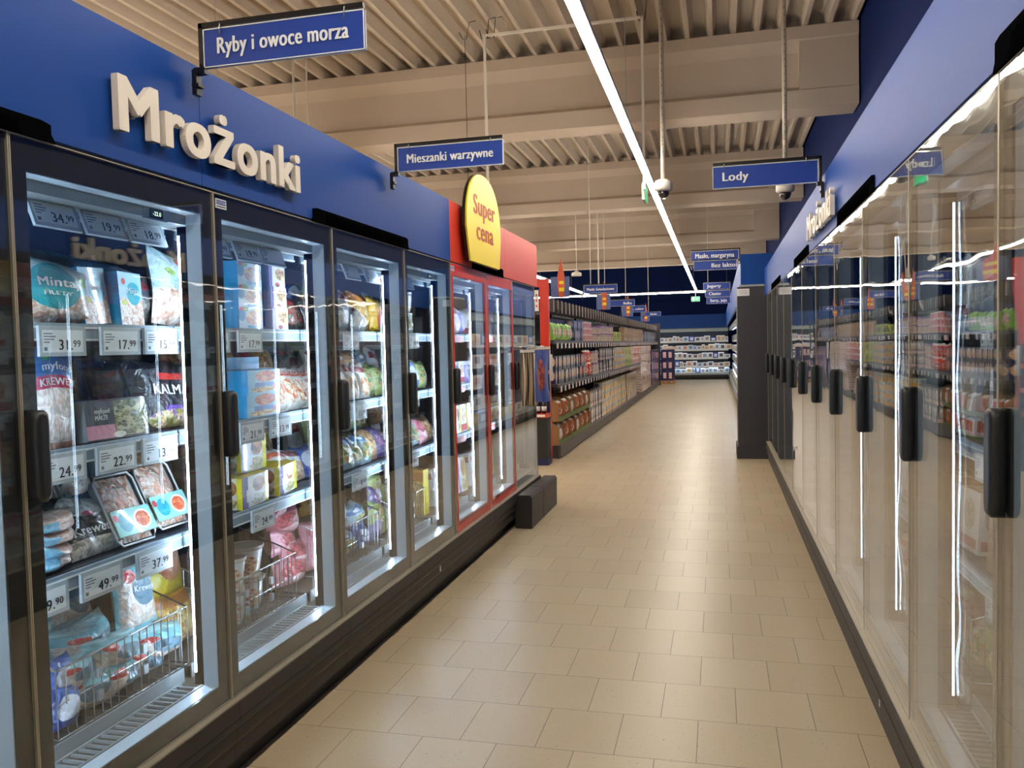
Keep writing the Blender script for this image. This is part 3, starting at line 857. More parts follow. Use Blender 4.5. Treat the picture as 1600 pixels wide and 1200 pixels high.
p_iceside = pkg('purple_ice_box_side', 'd0c8e4', [('r', .5, .5, .3, .35, '8a7ab8')], wrinkle=0)
p_pie = pkg('light_blue_ready_meal', 'a8d4ea', [('e', .55, .72, .32, .25, ('d8703a', 'e8a86c', 'c85a2c'), 9), ('r', .5, .35, .3, .1, '5c86b8'), ('e', .5, .15, .4, .12, ('d0b050', 'b85a30', 'e0d090')), ('e', .85, .3, .08, .1, 'c83a3c')], wrinkle=0, rough=.35)
p_patty = pkg('purple_yellow_potato_box', 'eef0ec', [('r', .1, .5, .12, .5, '5c3a8c'), ('r', .92, .5, .09, .5, 'e0d020'), ('e', .62, .68, .22, .25, ('a8602c', 'c88a48', '8a4a20'), 7), ('e', .58, .2, .26, .18, ('c8543c', '7a9a4a', 'e0c0a0')), ('r', .3, .38, .14, .2, 'f2f2f4')], wrinkle=0, rough=.35)
p_yside = mat('yellow_box_side', 'ccb92a', .4)
p_ital = pkg('italian_bag', 'd8d4c8', [('r', .5, .82, .5, .07, 'd0552c'), ('e', .5, .4, .34, .28, ('a8b080', 'e0d8b8', 'b8603c')), ('e', .5, .95, .3, .05, 'f0f0ec')], wrinkle=1)
p_veg = pkg('vegetable_bag', 'aac4cc', [('e', .5, .4, .4, .3, VEG), ('r', .5, .82, .5, .1, '3f7ab0'), ('e', .3, .85, .15, .06, 'e8f0f0')], wrinkle=1)
p_veg2 = pkg('green_vegetable_bag', '9aa860', [('e', .5, .45, .4, .34, VEG), ('r', .5, .88, .5, .06, '4a6a30')], wrinkle=1)
p_white = pkg('white_frosted_bag', 'dfe4e8', [('e', .5, .4, .38, .3, ('f2f2f2', 'd8c8c0', 'e8e0dc')), ('r', .5, .8, .4, .08, '9a3038')], wrinkle=1.2)
p_orange = pkg('orange_fries_bag', 'd8a040', [('e', .5, .45, .4, .36, ('e0b860', 'b87828', 'f0d890')), ('r', .5, .85, .5, .1, 'b8702c')], wrinkle=1)
p_blk = pkg('black_herb_bag', '30343a', [('e', .5, .35, .42, .26, ('4a6a3c', 'a8b09a', '2c3a28', 'c8503c')), ('r', .5, .68, .45, .05, 'b02c34')], wrinkle=1.2)
p_dump = pkg('dumpling_bag', 'e8e2d8', [('e', .5, .35, .36, .3, ('e8c090', 'f0e0c8', 'c88a50')), ('r', .5, .8, .4, .09, '8a3038'), ('e', .5, .62, .3, .05, 'd8dce0')], wrinkle=.9)
p_pinkb = pkg('pink_berry_bag', 'd08a94', [('e', .5, .6, .42, .3, ('b83a48', 'd86a70', '8a2030')), ('e', .55, .3, .3, .15, 'e8c8c8')], wrinkle=1)
p_purp = pkg('purple_fruit_bag', '4a3c7c', [('e', .5, .5, .4, .3, ('6a5a9c', '3c2c5c', 'a87aa8'))], wrinkle=1)
p_brown = pkg('brown_bread_bag', 'a07850', [('e', .5, .5, .42, .4, ('b88a58', '8a6038', 'd0a878'))], wrinkle=1)
p_promo = pkg('white_red_promo_box', 'e6e4e6', [('e', .6, .6, .3, .25, ('d8b060', 'b84838', 'e8dcc0')), ('r', .5, .15, .5, .12, 'b8283c')], wrinkle=0)
p_promo2 = pkg('violet_box', '7a78b8', [('e', .5, .5, .3, .3, 'c8c8e4'), ('r', .5, .9, .5, .08, 'e0e0f0')], wrinkle=0)

fish = lambda w=.27, h=.19, ph=0: bag_mesh(w, h, .07, p_fish, ph)
# ---- nearest full freezer, top shelf (z 1.60)
Z1, Z2, Z3 = 1.598, 1.238, .878
left('frozen_fish_bag', bag_mesh(.27, .175, .08, p_fish, .4, ((.035, 'Mintaj', .42, .56, W_, .13), (.016, 'FILETY', .4, .42, W_, .1))), 2.03, Z1, .225, 'teal fish fillet bag at the left end of the top shelf, nearest freezer', 'frozen fish', tilt=-.1)
left('frozen_fish_box', box_mesh(.135, .175, .06, p_mint, p_side, text=((.028, 'Mintaj', .62, .6, W_, .075),)), 2.185, Z1, .25, 'light blue pollock box leaning behind the teal fish bag, left of its twin', 'frozen fish', tilt=-.1, lean=-.05, turn=.15)
left('frozen_fish_box', box_mesh(.135, .172, .06, p_mint, p_side, text=((.028, 'Mintaj', .62, .6, W_, .075),)), 2.335, Z1, .245, 'light blue pollock box standing between its twin and the dark bag, top shelf', 'frozen fish', tilt=-.06, turn=.15)
left('frozen_fish_bag', bag_mesh(.2, .19, .07, p_dark, 1.1), 2.47, Z1, .30, 'dark clear fish bag right of the two pollock boxes', 'frozen fish', tilt=-.1)
left('frozen_fish_bag', bag_mesh(.27, .27, .10, p_mint2, 2.2, ((.045, 'Mintaj', .66, .56, W_, .13), (.016, 'FILETY', .66, .44, W_, .1))), 2.61, Z1, .25, 'large clear pollock bag bulging at the right end of the top shelf', 'frozen fish', tilt=-.12, lean=.1)
left('frozen_fish_bag', bag_mesh(.34, .23, .09, p_dark, .3), 2.14, Z1, .38, 'dark blue bag rising behind the fish bags, left one', 'frozen fish', tilt=-.1)
left('frozen_fish_bag', bag_mesh(.34, .245, .09, pkg('blue_clear_bag', '35647c', [('e', .5, .7, .2, .08, '9c3038')], wrinkle=1.2), 1.7), 2.40, Z1, .42, 'blue clear bag lying behind the two pollock boxes', 'frozen fish', tilt=-.2)
# ---- middle shelf
left('shrimp_bag', bag_mesh(.15, .30, .08, p_prawn, .2, ((.032, 'myfood', .5, .79, W_, .10), (.03, 'KREWETKI', .5, .645, W_, .125))), 2.0, Z2 - .02, .225, 'tall blue and pink shrimp bag at the left end of the middle shelf', 'frozen seafood', tilt=-.05)
left('mussel_pack', box_mesh(.26, .125, .05, p_mussel, mat('clear_tray_side', '8a9298', .2), text=((.022, 'myfood', .26, .66, W_, .06), (.02, 'MAŁŻE', .24, .5, W_, .05))), 2.22, Z2, .21, 'black and clear mussel pack beside the tall shrimp bag', 'frozen seafood', tilt=-.12, turn=-.05)
left('squid_bag', bag_mesh(.34, .24, .10, p_squid, 1.9, ((.052, 'KALMARY', .58, .5, W_, .24),)), 2.55, Z2, .26, 'large black squid bag at the right of the middle shelf', 'frozen seafood', tilt=-.15, turn=-.06)
for i in range(7):
    left('frozen_shrimp_pack', bag_mesh(.19, .13, .06, (p_dark, p_navybag)[i % 2], i * .9), 1.95 + i * .135, Z2 + (.0 if i % 2 else .1), .42 + .03 * (i % 3), 'dim frozen pack in the back of the middle shelf, nearest freezer', 'frozen seafood', tilt=-.2, group='packs at the back of the middle shelf')
# ---- bottom shelf: flat packs, trays
for i in range(4):
    left('fillet_pack', bag_mesh(.20, .05, .16, p_pink, i * 1.3), 1.955 + .006 * i, Z3 + .037 * i, .27, 'flat pink fillet pack with blue label, ' + ('lowest of the stack', 'second from the bottom of the stack', 'third from the bottom of the stack', 'topmost of the stack')[i], 'frozen seafood', turn=-.06 * i)
left('shrimp_bag', bag_mesh(.22, .2, .09, p_krew, .8, ((.04, 'Krewetki', .5, .3, W_, .16),)), 2.165, Z3, .25, 'black and clear Krewetki bag between the flat fillet packs and the trays', 'frozen seafood', tilt=-.5)
def shrimp_tray(y, z, dep, label, lean=0., tilt=-.45, side=left):
    b = MB(); w, h, d = .185, .25, .045
    def rr(k, zz):
        return [(k * (w / 2 if abs(a) < 2 else w / 2) * sx, k * h / 2 * sz + h / 2) for a, sx, sz in ((0, -1, -.82), (0, -.82, -1), (0, .82, -1), (0, 1, -.82), (0, 1, .82), (0, .82, 1), (0, -.82, 1), (0, -1, .82))]
    b.prism(rr(.9, 0), mat('clear_tray_back', '97a3a8', .15), 'y', -.002, d / 2)
    t = left('shrimp_tray', b.mesh('tray'), y, z, dep, label, 'frozen seafood', tilt=tilt, lean=lean)
    b = MB()
    n = 7; q = len(b.v)
    for j in range(n + 1):
        for i in range(n + 1):
            u, v = i / n, j / n
            hgt = .018 * (math.sin(math.pi * u) * math.sin(math.pi * v)) ** .4 * (1 + .35 * math.sin(9 * u + 5) * math.sin(11 * v))
            b.v.append(((u - .5) * w * .84, -.003 - hgt, .05 * h + v * h * .9))
    for j in range(n):
        for i in range(n):
            a = q + j * (n + 1) + i
            b.face((a, a + 1, a + n + 2, a + n + 1), p_tray, [(i / n, j / n), ((i + 1) / n, j / n), ((i + 1) / n, (j + 1) / n), (i / n, (j + 1) / n)], True)
    b.build('shrimps', t)
    b = MB()
    o_ = rr(.97, 0); 
    b.tube([(p[0], -.012, p[1]) for p in o_] + [(o_[0][0], -.012, o_[0][1])], .004, M_white, 5)
    b.build('rim', t)
    b = MB(); b.box(-w * .49, w * .49, -.027, -.0225, h * .12, h * .48, p_tlab); b.build('paper_band', t)
    return t
shrimp_tray(2.31, Z3, .215, 'clear shrimp tray with teal band standing at the shelf front', lean=.02)
shrimp_tray(2.52, Z3 + .01, .23, 'clear shrimp tray with teal band, right one and farther back', lean=.0)
for i in range(4): shrimp_tray(2.12 + .05 * i, Z3 + .04, .38 + .03 * i, 'clear shrimp tray in the slanting row behind the front tray, ' + ('first from the left', 'second from the left', 'third from the left', 'fourth from the left')[i])
left('fish_stick_bag', bag_mesh(.17, .33, .08, p_blueb, .6, ((.04, 'RYBNE', .5, .3, W_, .12),)), 2.70, Z3 - .01, .22, 'tall blue fish stick bag with yellow plate print, behind the door post', 'frozen fish', tilt=-.05)
for i in range(5):
    left('seafood_pack', bag_mesh(.2, .15, .07, (p_dark, p_brown, p_navybag)[i % 3], i * 1.7), 1.98 + i * .19, Z3 + .13, .50, 'dark seafood pack in the back of the lowest shelf, nearest freezer', 'frozen seafood', tilt=-.3, group='packs at the back of the lowest shelf')

# ---- wire baskets on the freezer floor
def basket(side, y0, y1, label, z=.398, zf=.60):
    f = -1 if side < 0 else 1
    w = y1 - y0
    t = thing('wire_basket', label, 'wire basket', ((-1.65 - .2) if side < 0 else (.57 + .2), y0 if side < 0 else y1, z), HP if side < 0 else -HP)
    h, hb, d = zf - z, .36, .42
    b = MB()
    r = .0028
    n = int(w / .034)
    for i in range(n + 1):
        u = i * w / n; b.tube([(u, 0, h), (u, 0, 0)], .0022, M_wire, 4, False)
    b.build('front_grid', t)
    b = MB()
    n = 12
    for uu in (0, w):
        for i in range(n + 1):
            v = i / n; b.tube([(uu, d * v, h + (hb - h) * v), (uu, d * v, 0)], .0014, M_wire, 4, False)
    b.build('side_grid', t)
    b = MB()
    b.tube([(0, 0, h), (w, 0, h), (w, d, hb), (0, d, hb), (0, 0, h)], r * 1.3, M_wire, 6)
    b.tube([(0, 0, 0), (w, 0, 0), (w, d, 0), (0, d, 0), (0, 0, 0)], r, M_wire, 6)
    b.tube([(0, 0, h * .5), (w, 0, h * .5)], .0018, M_wire, 4)
    b.build('rim', t)
    b = MB()
    for i in range(0, int(w / .05) + 1): b.tube([(min(w, i * .05), 0, .001), (min(w, i * .05), d, .001)], .0014, M_wire, 4, False)
    b.build('bottom_grid', t)
    if w > .45:
        b = MB()
        for uu in (w * .28, w * .62):
            for zz in (h * .25, h * .6): b.box(uu - .01, uu + .01, -.006, .006, zz, zz + .03, M_alu)
        b.build('joining_clip', t)
    return t
basket(-1, 1.27, 1.90, 'wire basket at the left photo edge, on the freezer floor')
basket(-1, 1.93, 2.53, 'wire basket of aqua shrimp bags in the nearest freezer')
basket(-1, 2.76, 3.31, 'wire basket with the ice cream tubs in the second freezer')
basket(-1, 3.62, 4.26, 'wire basket in the third left freezer, holding vegetable bags')
basket(-1, 4.42, 5.0, 'wire basket in the fourth left freezer')
basket(1, 1.98, 2.55, 'wire basket low in the nearest right freezer')
basket(1, 2.85, 3.4, 'wire basket low in the second right freezer')
ZBK = .402
left('shrimp_bag', bag_mesh(.2, .25, .08, p_aqua, .5, ((.03, 'Krewetki', .6, .5, W_, .09),)), 2.40, .56, .30, 'aqua shrimp bag standing upright at the right end of the basket', 'frozen seafood', tilt=-.15)
left('shrimp_bag', bag_mesh(.2, .25, .08, p_aqua, 1.5), 2.28, .56, .44, 'darker aqua shrimp bag leaning behind the upright one', 'frozen seafood', tilt=-.35)
left('shrimp_bag', bag_mesh(.30, .12, .2, p_aqua, 2.6), 2.17, .535, .37, 'aqua shrimp bag lying on top of the basket heap', 'frozen seafood', turn=.1)
left('shrimp_bag', bag_mesh(.26, .11, .18, p_aqua, 3.3), 2.03, .545, .45, 'aqua shrimp bag with red seal lying at the back left of the basket', 'frozen seafood', turn=-.3)
for i, (y, z, dp) in enumerate(((2.1, .41, .3), (2.36, .41, .3), (2.13, .47, .33), (2.38, .48, .36), (2.22, .43, .48), (2.23, .405, .29), (2.44, .44, .29), (2.24, .49, .30), (2.05, .49, .30))):
    left('shrimp_bag', bag_mesh(.26, .11, .17, p_aqua, 1.1 * i), y, z, dp, 'crumpled aqua shrimp bag inside the wire basket, seen through its bars', 'frozen seafood', turn=.2 * (i % 3 - 1), group='bags inside the nearest wire basket')
for i, (y, z, dp) in enumerate(((1.98, .41, .235), (1.99, .5, .26), (1.86, .41, .3), (1.8, .52, .3))):
    left('blue_bag', bag_mesh(.12, .12, .09, p_blue2, 1.9 * i), y, z, dp, 'blue and white bag at the left end of the nearest basket, ' + ('lower front one', 'upper front one', 'lower rear one', 'upper rear one')[i], 'frozen food', turn=.2 * i)
# right part of the nearest freezer floor, behind the door post
left('orange_bag', bag_mesh(.2, .3, .1, pkg('orange_yellow_bag', 'd8c23a', [('e', .5, .4, .35, .22, ('c86a4a', 'e0a080')), ('e', .5, .72, .2, .1, 'c8332e')], wrinkle=1), .4), 2.69, .58, .40, 'yellow topped bag standing right of the nearest basket', 'frozen food', tilt=-.2)
left('orange_bag', bag_mesh(.22, .2, .1, p_orange, 2.4), 2.66, .41, .34, 'crumpled orange bag low behind the door post', 'frozen food', tilt=-.2)

# ---- second freezer
for i in range(3):
    left('nugget_box', box_mesh(.22, .088, .12, p_nug, p_side), 3.0 - .0, Z1 + .0885 * i, .25, 'blue chicken nugget box, ' + ('lowest', 'middle', 'topmost')[i] + ' of the stack of three', 'frozen food', turn=.12)
    left('ice_cream_box', box_mesh(.18, .092, .17, p_ice, p_iceside), 3.27 - .008 * i, Z1 + .0925 * i, .30, 'white and purple ice cream box, ' + ('lowest', 'middle', 'topmost')[i] + ' of the stack of three', 'ice cream', turn=.15)
for i in range(3):
    left('herb_bag', bag_mesh(.16, .17, .08, p_blk, i * 1.3), 3.46 + .12 * i, Z1, .27 + .04 * (i % 2), 'black and clear herb vegetable bag, ' + ('left', 'middle', 'right')[i] + ' of the three right of the ice cream boxes', 'frozen food', tilt=-.3)
    left('mince_bag', bag_mesh(.16, .1, .08, p_blue2, i * 2.3), 3.46 + .14 * i, Z1 + .14, .40, 'blue bag lying behind the black herb bags, ' + ('left', 'middle', 'right')[i] + ' one', 'frozen food', tilt=-.4)
for i in range(2):
    left('ready_meal_box', box_mesh(.28, .095, .16, p_pie, p_side), 3.05 + .01 * i, Z2 + .0955 * i, .255, 'light blue ready meal box, ' + ('lower', 'upper') + ' of the stacked pair' if False else 'light blue ready meal box, ' + ('lower', 'upper')[i] + ' one of the stacked pair', 'frozen food', turn=.06)
left('ready_meal_box', box_mesh(.26, .05, .16, p_side, p_side), 3.02, Z2 + .193, .33, 'plain blue flat box lying on top of the ready meal pair', 'frozen food')
for i, y in enumerate((3.30, 3.42, 3.53, 3.64, 3.75)):
    left('pizza_snack_bag', bag_mesh(.19, .20, .08, p_ital, i * .8, ((.03, 'ITALIA', .5, .8, W_, .1),)), y, Z2, .24 + .01 * i, 'cream snack bag with an orange band, ' + ('first', 'second', 'third', 'fourth', 'fifth')[i] + ' from the left in the leaning row', 'frozen food', tilt=-.35, lean=-.15)
for i in range(6):
    left('frozen_bag', bag_mesh(.2, .13, .08, (p_brown, p_dark)[i % 2], i * 1.3), 2.92 + i * .16, Z2 + .15, .47, 'dim brown bag in the back of the second freezer', 'frozen food', tilt=-.3, group='dim bags at the back, second freezer')
left('potato_box', box_mesh(.235, .125, .14, p_patty, p_patty, p_yside), 2.985, Z3, .26, 'purple, white and yellow potato snack box at the shelf front, left one', 'frozen food', turn=.1)
left('potato_box', box_mesh(.235, .125, .14, p_patty, p_patty, p_yside), 3.28, Z3, .28, 'purple, white and yellow potato snack box at the shelf front, right one', 'frozen food', turn=.2)
left('potato_box', box_mesh(.235, .145, .10, p_patty, p_patty, p_yside), 3.08, Z3 + .127, .30, 'purple, white and yellow potato snack box on top of the left one', 'frozen food', turn=.1)
for i, y in enumerate((3.3, 3.47, 3.56, 3.70)):
    left('onion_ring_bag', bag_mesh(.18, .17, .09, (p_krew, p_ital, p_dump, p_blue2)[i], i * .8 + .3), y, Z3 + (.13 if i == 0 else 0), .32 if i else .40, ('dark', 'cream', 'white', 'blue')[i] + ' bag beside the potato snack boxes', 'frozen food', tilt=-.4)
def tub(y, z, dep, label, r=.082, h=.15):
    t = thing('ice_cream_tub', label, 'ice cream', (-1.65 - dep, y, z), .8)
    b = MB(); m = pkg('tub_print', 'eceae6', [('e', .5, .45, .25, .35, ('d8a860', 'c84838', 'e8d8b8')), ('r', .12, .55, .12, .5, 'c8382c')], wrinkle=0)
    b.lathe([(r * .72, 0), (r * .80, h * .3), (r * .88, h * .6), (r * .97, h)], m, seg=28); b.build('cup', t)
    b = MB(); b.lathe([(r * 1.0, h - .004), (r * 1.06, h), (r * 1.06, h + .010), (r * .96, h + .012), (r * .94, h + .006)], mat('tub_lid', 'c8beb4', .2, coat=.6), seg=28); b.build('lid', t)
for i in range(2):
    tub(2.93, ZBK + .137 * i, .29, 'large printed tub at the left of the basket, %s of its stack' % ('lower', 'upper')[i], .07, .125)
    tub(3.13, ZBK + .137 * i, .34, 'large printed tub at the right of the basket, %s of its stack' % ('lower', 'upper')[i], .078, .125)
tub(2.87, ZBK, .50, 'printed tub in the second row, mostly hidden', .07, .125)
left('frozen_bag', bag_mesh(.13, .10, .07, p_veg, 0), 2.82, ZBK, .245, 'green bag low at the left end of the tub basket', 'frozen food', tilt=-.3)
for i in range(6):
    left('berry_bag', bag_mesh(.22, .12, .14, p_pinkb, i * 1.2), 3.48 + .06 * (i % 2), ZBK + .075 * i, .34 + .02 * i, 'pink berry bag in the heap right of the tub basket, ' + ('lowest', 'second', 'third', 'fourth', 'fifth', 'topmost')[i] + ' counted from below', 'frozen fruit', turn=.2 * (i % 3 - 1))

# ---- third and fourth freezers
def row(side, y0, y1, z, dep, mats, w, h, d, label, cat, name, group, tilt=-.2, step=None, boxy=False, zj=.0, ids=None):
    y = y0; i = 0
    fn = left if side < 0 else right
    ordn = ('first', 'second', 'third', 'fourth', 'fifth', 'sixth', 'seventh', 'eighth')
    while y < y1 - w * .3:
        m = mats[i % len(mats)]
        me = box_mesh(w, h, d, m) if boxy else bag_mesh(w, h, d, m, (i % 4) * 1.1)
        lb = label + (', ' + ordn[min(i, 7)] + ' from the left' if ids else '')
        fn(name, me, y + w / 2, z + (i % 2) * zj, dep + R.uniform(0, .02), lb, cat, tilt=tilt, group=None if ids else group, turn=R.uniform(-.12, .12))
        y += step or w * 1.02; i += 1
left('mushroom_bag', bag_mesh(.2, .22, .1, p_white, .2), 3.93, Z1, .25, 'clear frosted bag at the left of the top shelf, third freezer', 'frozen food', tilt=-.1)
left('mushroom_bag', bag_mesh(.16, .13, .1, p_white, 1.2), 4.10, Z1, .22, 'small frosted bag beside the large one, third freezer', 'frozen food', tilt=-.3)
left('fries_bag', bag_mesh(.2, .22, .1, p_orange, .9), 4.25, Z1, .28, 'orange brown bag on the top shelf, third freezer', 'frozen food', tilt=-.15)
left('fries_bag', bag_mesh(.16, .2, .1, pkg('yellow_bag', 'e0b030', [('e', .5, .4, .3, .3, 'd86a5a')]), 1.9), 4.42, Z1, .26, 'bright yellow bag at the right of the top shelf, third freezer', 'frozen food', tilt=-.1)
row(-1, 3.88, 4.5, Z1, .45, (p_brown, p_veg2), .2, .2, .1, 'dim bag behind the top shelf front, third freezer', 'frozen food', 'frozen_bag', 'dim bags, third freezer top')
row(-1, 3.84, 4.24, Z2, .23, (p_dump,), .13, .2, .08, 'white and wine red dumpling bag leaning on the middle shelf', 'frozen food', 'dumpling_bag', None, tilt=-.3, ids=1)
row(-1, 4.22, 4.55, Z2, .25, (p_veg2,), .16, .18, .1, 'olive vegetable bag on the middle shelf, third freezer', 'frozen food', 'vegetable_bag', None, tilt=-.35, ids=1)
row(-1, 3.9, 4.5, Z2 + .13, .42, (p_dump, p_brown), .15, .14, .1, 'pale bag stacked behind the dumpling bags', 'frozen food', 'frozen_bag', 'pale bags behind the dumplings', tilt=-.3)
row(-1, 3.86, 4.22, Z3, .23, (p_veg,), .15, .17, .1, 'blue vegetable bag on the lowest shelf, third freezer', 'frozen food', 'vegetable_bag', None, tilt=-.4, ids=1, step=.12)
row(-1, 4.22, 4.5, Z3, .24, (p_brown, p_purp), .15, .18, .1, 'dark vegetable bag on the lowest shelf, third freezer', 'frozen food', 'vegetable_bag', None, tilt=-.4, ids=1)
row(-1, 3.86, 4.6, Z3 + .16, .42, (p_veg2, p_purp, p_veg), .18, .13, .1, 'dim vegetable bag in the back of the lowest shelf', 'frozen food', 'frozen_bag', 'dim vegetable bags', tilt=-.3)
for i, (y, z, dp, m) in enumerate(((3.72, .42, .3, p_pinkb), (3.95, .42, .3, p_veg), (4.15, .42, .3, p_blue2), (3.75, .53, .33, p_pinkb), (3.98, .56, .36, p_blue2), (4.15, .52, .34, p_veg), (4.0, .63, .46, p_orange))):
    left('vegetable_bag', bag_mesh(.24, .13, .16, m, i), y, z, dp, ('red', 'green', 'blue', 'upper red', 'upper blue', 'upper green', 'topmost orange')[i] + ' bag in the basket of the third freezer', 'frozen food', turn=.3 * (i % 3 - 1))
for i in range(4):
    left('vegetable_bag', bag_mesh(.2, .14, .12, (p_purp, p_veg2)[i % 2], i), 4.42, ZBK + .09 * i, .32, ('violet', 'green', 'violet', 'green')[i] + ' bag between the two far baskets, ' + ('lowest', 'second', 'third', 'topmost')[i], 'frozen food', turn=.2)
def jar(y, z, dep, label):
    t = thing('snack_tub', label, 'snack tub', (-1.65 - dep, y, z))
    b = MB(); b.lathe([(.055, 0), (.065, .03), (.07, .1), (.068, .115)], pkg('beige_tub', 'c9b598', [('e', .5, .5, .3, .3, ('e0d0b8', 'a88a60'))], wrinkle=0), seg=20); b.build('tub', t)
    b = MB(); b.lathe([(.07, .115), (.072, .118), (.072, .128), (.05, .13)], M_white, seg=20); b.build('lid', t)
jar(4.75, Z1 + .131, .28, 'beige tub, upper left of the four on the top shelf of the fourth freezer')
jar(4.75, Z1, .28, 'beige tub, lower left of the four on the top shelf of the fourth freezer')
jar(4.92, Z1 + .131, .3, 'beige tub, upper right of the four on the top shelf of the fourth freezer')
jar(4.92, Z1, .3, 'beige tub, lower right of the four on the top shelf of the fourth freezer')
row(-1, 4.62, 4.9, Z1, .205, (p_krew, p_veg), .13, .14, .06, 'clear bag in front of the beige tubs', 'frozen food', 'frozen_bag', None, ids=1)
row(-1, 4.72, 5.25, Z2, .24, (p_veg, p_blue2, p_veg2, p_white), .16, .19, .1, 'vegetable bag on the middle shelf of the fourth freezer', 'frozen food', 'vegetable_bag', None, ids=1, tilt=-.2)
row(-1, 4.72, 5.3, Z3, .24, (p_dump, p_veg, p_pinkb, p_brown), .15, .18, .1, 'mixed bag on the lowest shelf of the fourth freezer', 'frozen food', 'frozen_bag', None, ids=1, tilt=-.4)
row(-1, 4.7, 5.3, Z3 + .16, .4, (p_brown, p_dark), .17, .13, .1, 'dim bag in the back, fourth freezer', 'frozen food', 'frozen_bag', 'dim bags, fourth freezer', tilt=-.3)
row(-1, 4.48, 4.98, ZBK, .3, (p_veg2, p_krew, p_veg), .15, .17, .14, 'bag in the basket of the fourth freezer', 'frozen food', 'vegetable_bag', None, ids=1, tilt=-.3)
row(-1, 4.48, 4.98, ZBK + .13, .36, (p_white, p_veg2), .2, .14, .14, 'upper bag in the basket of the fourth freezer', 'frozen food', 'vegetable_bag', None, ids=1, tilt=-.5)
left('yellow_box', box_mesh(.1, .3, .12, p_yside, p_orange), 5.13, ZBK, .3, 'tall yellow box right of the fourth freezer\'s basket', 'frozen food')
# ---- leftmost doors, cut by the photo edge
for (z, ms) in ((Z1, (p_fish, p_mint2)), (Z2, (p_prawn, p_pinkb)), (Z3, (p_orange, p_brown))):
    row(-1, 1.0, 1.86, z, .26, ms, .19, .19, .08, 'bag on a shelf of the freezer at the photo\'s left edge', 'frozen food', 'frozen_bag', 'bags in the freezer at the left edge')
# ---- red doors
for k, (a, c) in enumerate(((5.62, 6.3), (6.45, 7.1))):
    nm = ('first', 'second')[k]
    row(-1, a, c, Z1, .24, (p_promo, p_white, p_promo2), .14, .2, .1, 'promotion pack on the top shelf behind the %s red door' % nm, 'frozen food', 'promotion_pack', None, ids=1, tilt=-.05, boxy=bool(k))
    row(-1, a, c, Z2, .24, (p_promo2, p_promo), .14, .16, .1, 'promotion pack on the middle shelf behind the %s red door' % nm, 'frozen food', 'promotion_pack', None, ids=1, tilt=-.05, boxy=True)
    row(-1, a, c, Z3, .24, (p_patty, p_promo), .15, .2, .1, 'promotion pack on the lowest shelf behind the %s red door' % nm, 'frozen food', 'promotion_pack', None, ids=1, tilt=-.05, boxy=True)
    row(-1, a - .25, c - .3, ZBK, .3, (p_white, p_patty), .17, .26, .12, 'pack on the floor behind the %s red door' % nm, 'frozen food', 'promotion_pack', None, ids=1, tilt=-.1, boxy=True)
    for z in (Z1, Z2, Z3):
        b = MB(); b.box(-.33, .33, -.003, 0, 0, .045, M_red); b.box(-.07, .07, -.006, -.003, -.05, .06, M_white)
        b2 = left('promo_strip', b.mesh('promo_strip'), (LY[6 + k] + LY[7 + k]) / 2, z - .06, .158, 'red and white promotion strip on the %s shelf rail behind the %s red door' % ({Z1: 'top', Z2: 'middle', Z3: 'lowest'}[z], nm), 'promotion strip')

# ---- right freezers: what shows through the bright glass
RZ = (1.558, 1.178, .798)
p_wh = pkg('white_meal_box', 'e8eaec', [('e', .5, .6, .3, .25, ('c8b8a0', 'e0d8c8', 'a89880')), ('r', .5, .15, .4, .08, 'b04038')], wrinkle=0)
p_silv = pkg('silver_bag', 'cdd6dc', [('e', .5, .5, .3, .3, ('e8ecee', 'b0bcc4'))], wrinkle=1.2)
for k in range(7):
    a = 1.15 + .835 * k; nm = RW[k + 1]
    for j, z in enumerate(RZ):
        ms = [(p_silv, p_wh), (p_wh, p_promo, p_silv), (p_wh, p_card if False else p_brown)][j]
        row(1, a + .06, a + .76, z, .25, ms, .17, (.21, .22, .2)[j], .09, 'pale pack on the %s shelf of the right row, %s freezer' % (('top', 'middle', 'lowest')[j], nm), 'frozen food', 'frozen_pack', 'pale packs of the right row, %s shelf, %s freezer' % (('top', 'middle', 'lowest')[j], nm), boxy=j > 0, tilt=-.05)
    row(1, a + .06, a + .76, .402, .27, (p_veg2, p_pinkb, p_ital), .2, .16, .14, 'bag on the floor of the right row, %s freezer' % nm, 'frozen food', 'frozen_bag', 'bags on the floor of the right row, %s freezer' % nm, tilt=-.3)
# round hanging shelf markers seen in the right row
for i, (y, z) in enumerate(((2.35, 1.66), (2.75, 1.66), (2.35, 1.27), (3.05, 1.66))):
    b = MB(); b.prism([(.035 * math.cos(a * math.pi / 12), .065 * math.sin(a * math.pi / 12) + .065) for a in range(24)], M_white, 'y', -.003, 0)
    b.text('5', (0, -.0035, .04), (1, 0, 0), (0, 0, 1), .05, M_inkl, .02, 'c')
    b.box(-.006, .006, -.002, 0, -.04, .0, M_white)
    right('shelf_marker', b.mesh('shelf_marker'), y, z - .04, .165, 'pale oval shelf marker in the right row, ' + ('upper one in the nearest freezer', 'upper one behind the second door post', 'lower one in the nearest freezer', 'upper one in the second freezer')[i], 'shelf marker')

# second rows standing deeper in the left freezers
for (y0_, y1_, nm, ms) in ((2.02, 2.75, 'nearest', (p_navybag, p_dark, p_brown)), (3.0, 3.8, 'second', (p_dump, p_brown, p_dark)), (3.95, 4.75, 'third', (p_white, p_veg2, p_brown)), (4.85, 5.4, 'fourth', (p_veg, p_white, p_dark))):
    for (z, lv) in ((Z1, 'top'), (Z2, 'middle'), (Z3, 'lowest')):
        row(-1, y0_, y1_, z, .56, ms, .15, .25, .09, 'bag standing deep on the %s shelf of the %s whole left freezer' % (lv, nm), 'frozen food', 'frozen_bag', 'deep bags on the %s shelf of the %s whole left freezer' % (lv, nm), tilt=-.1, zj=.02)

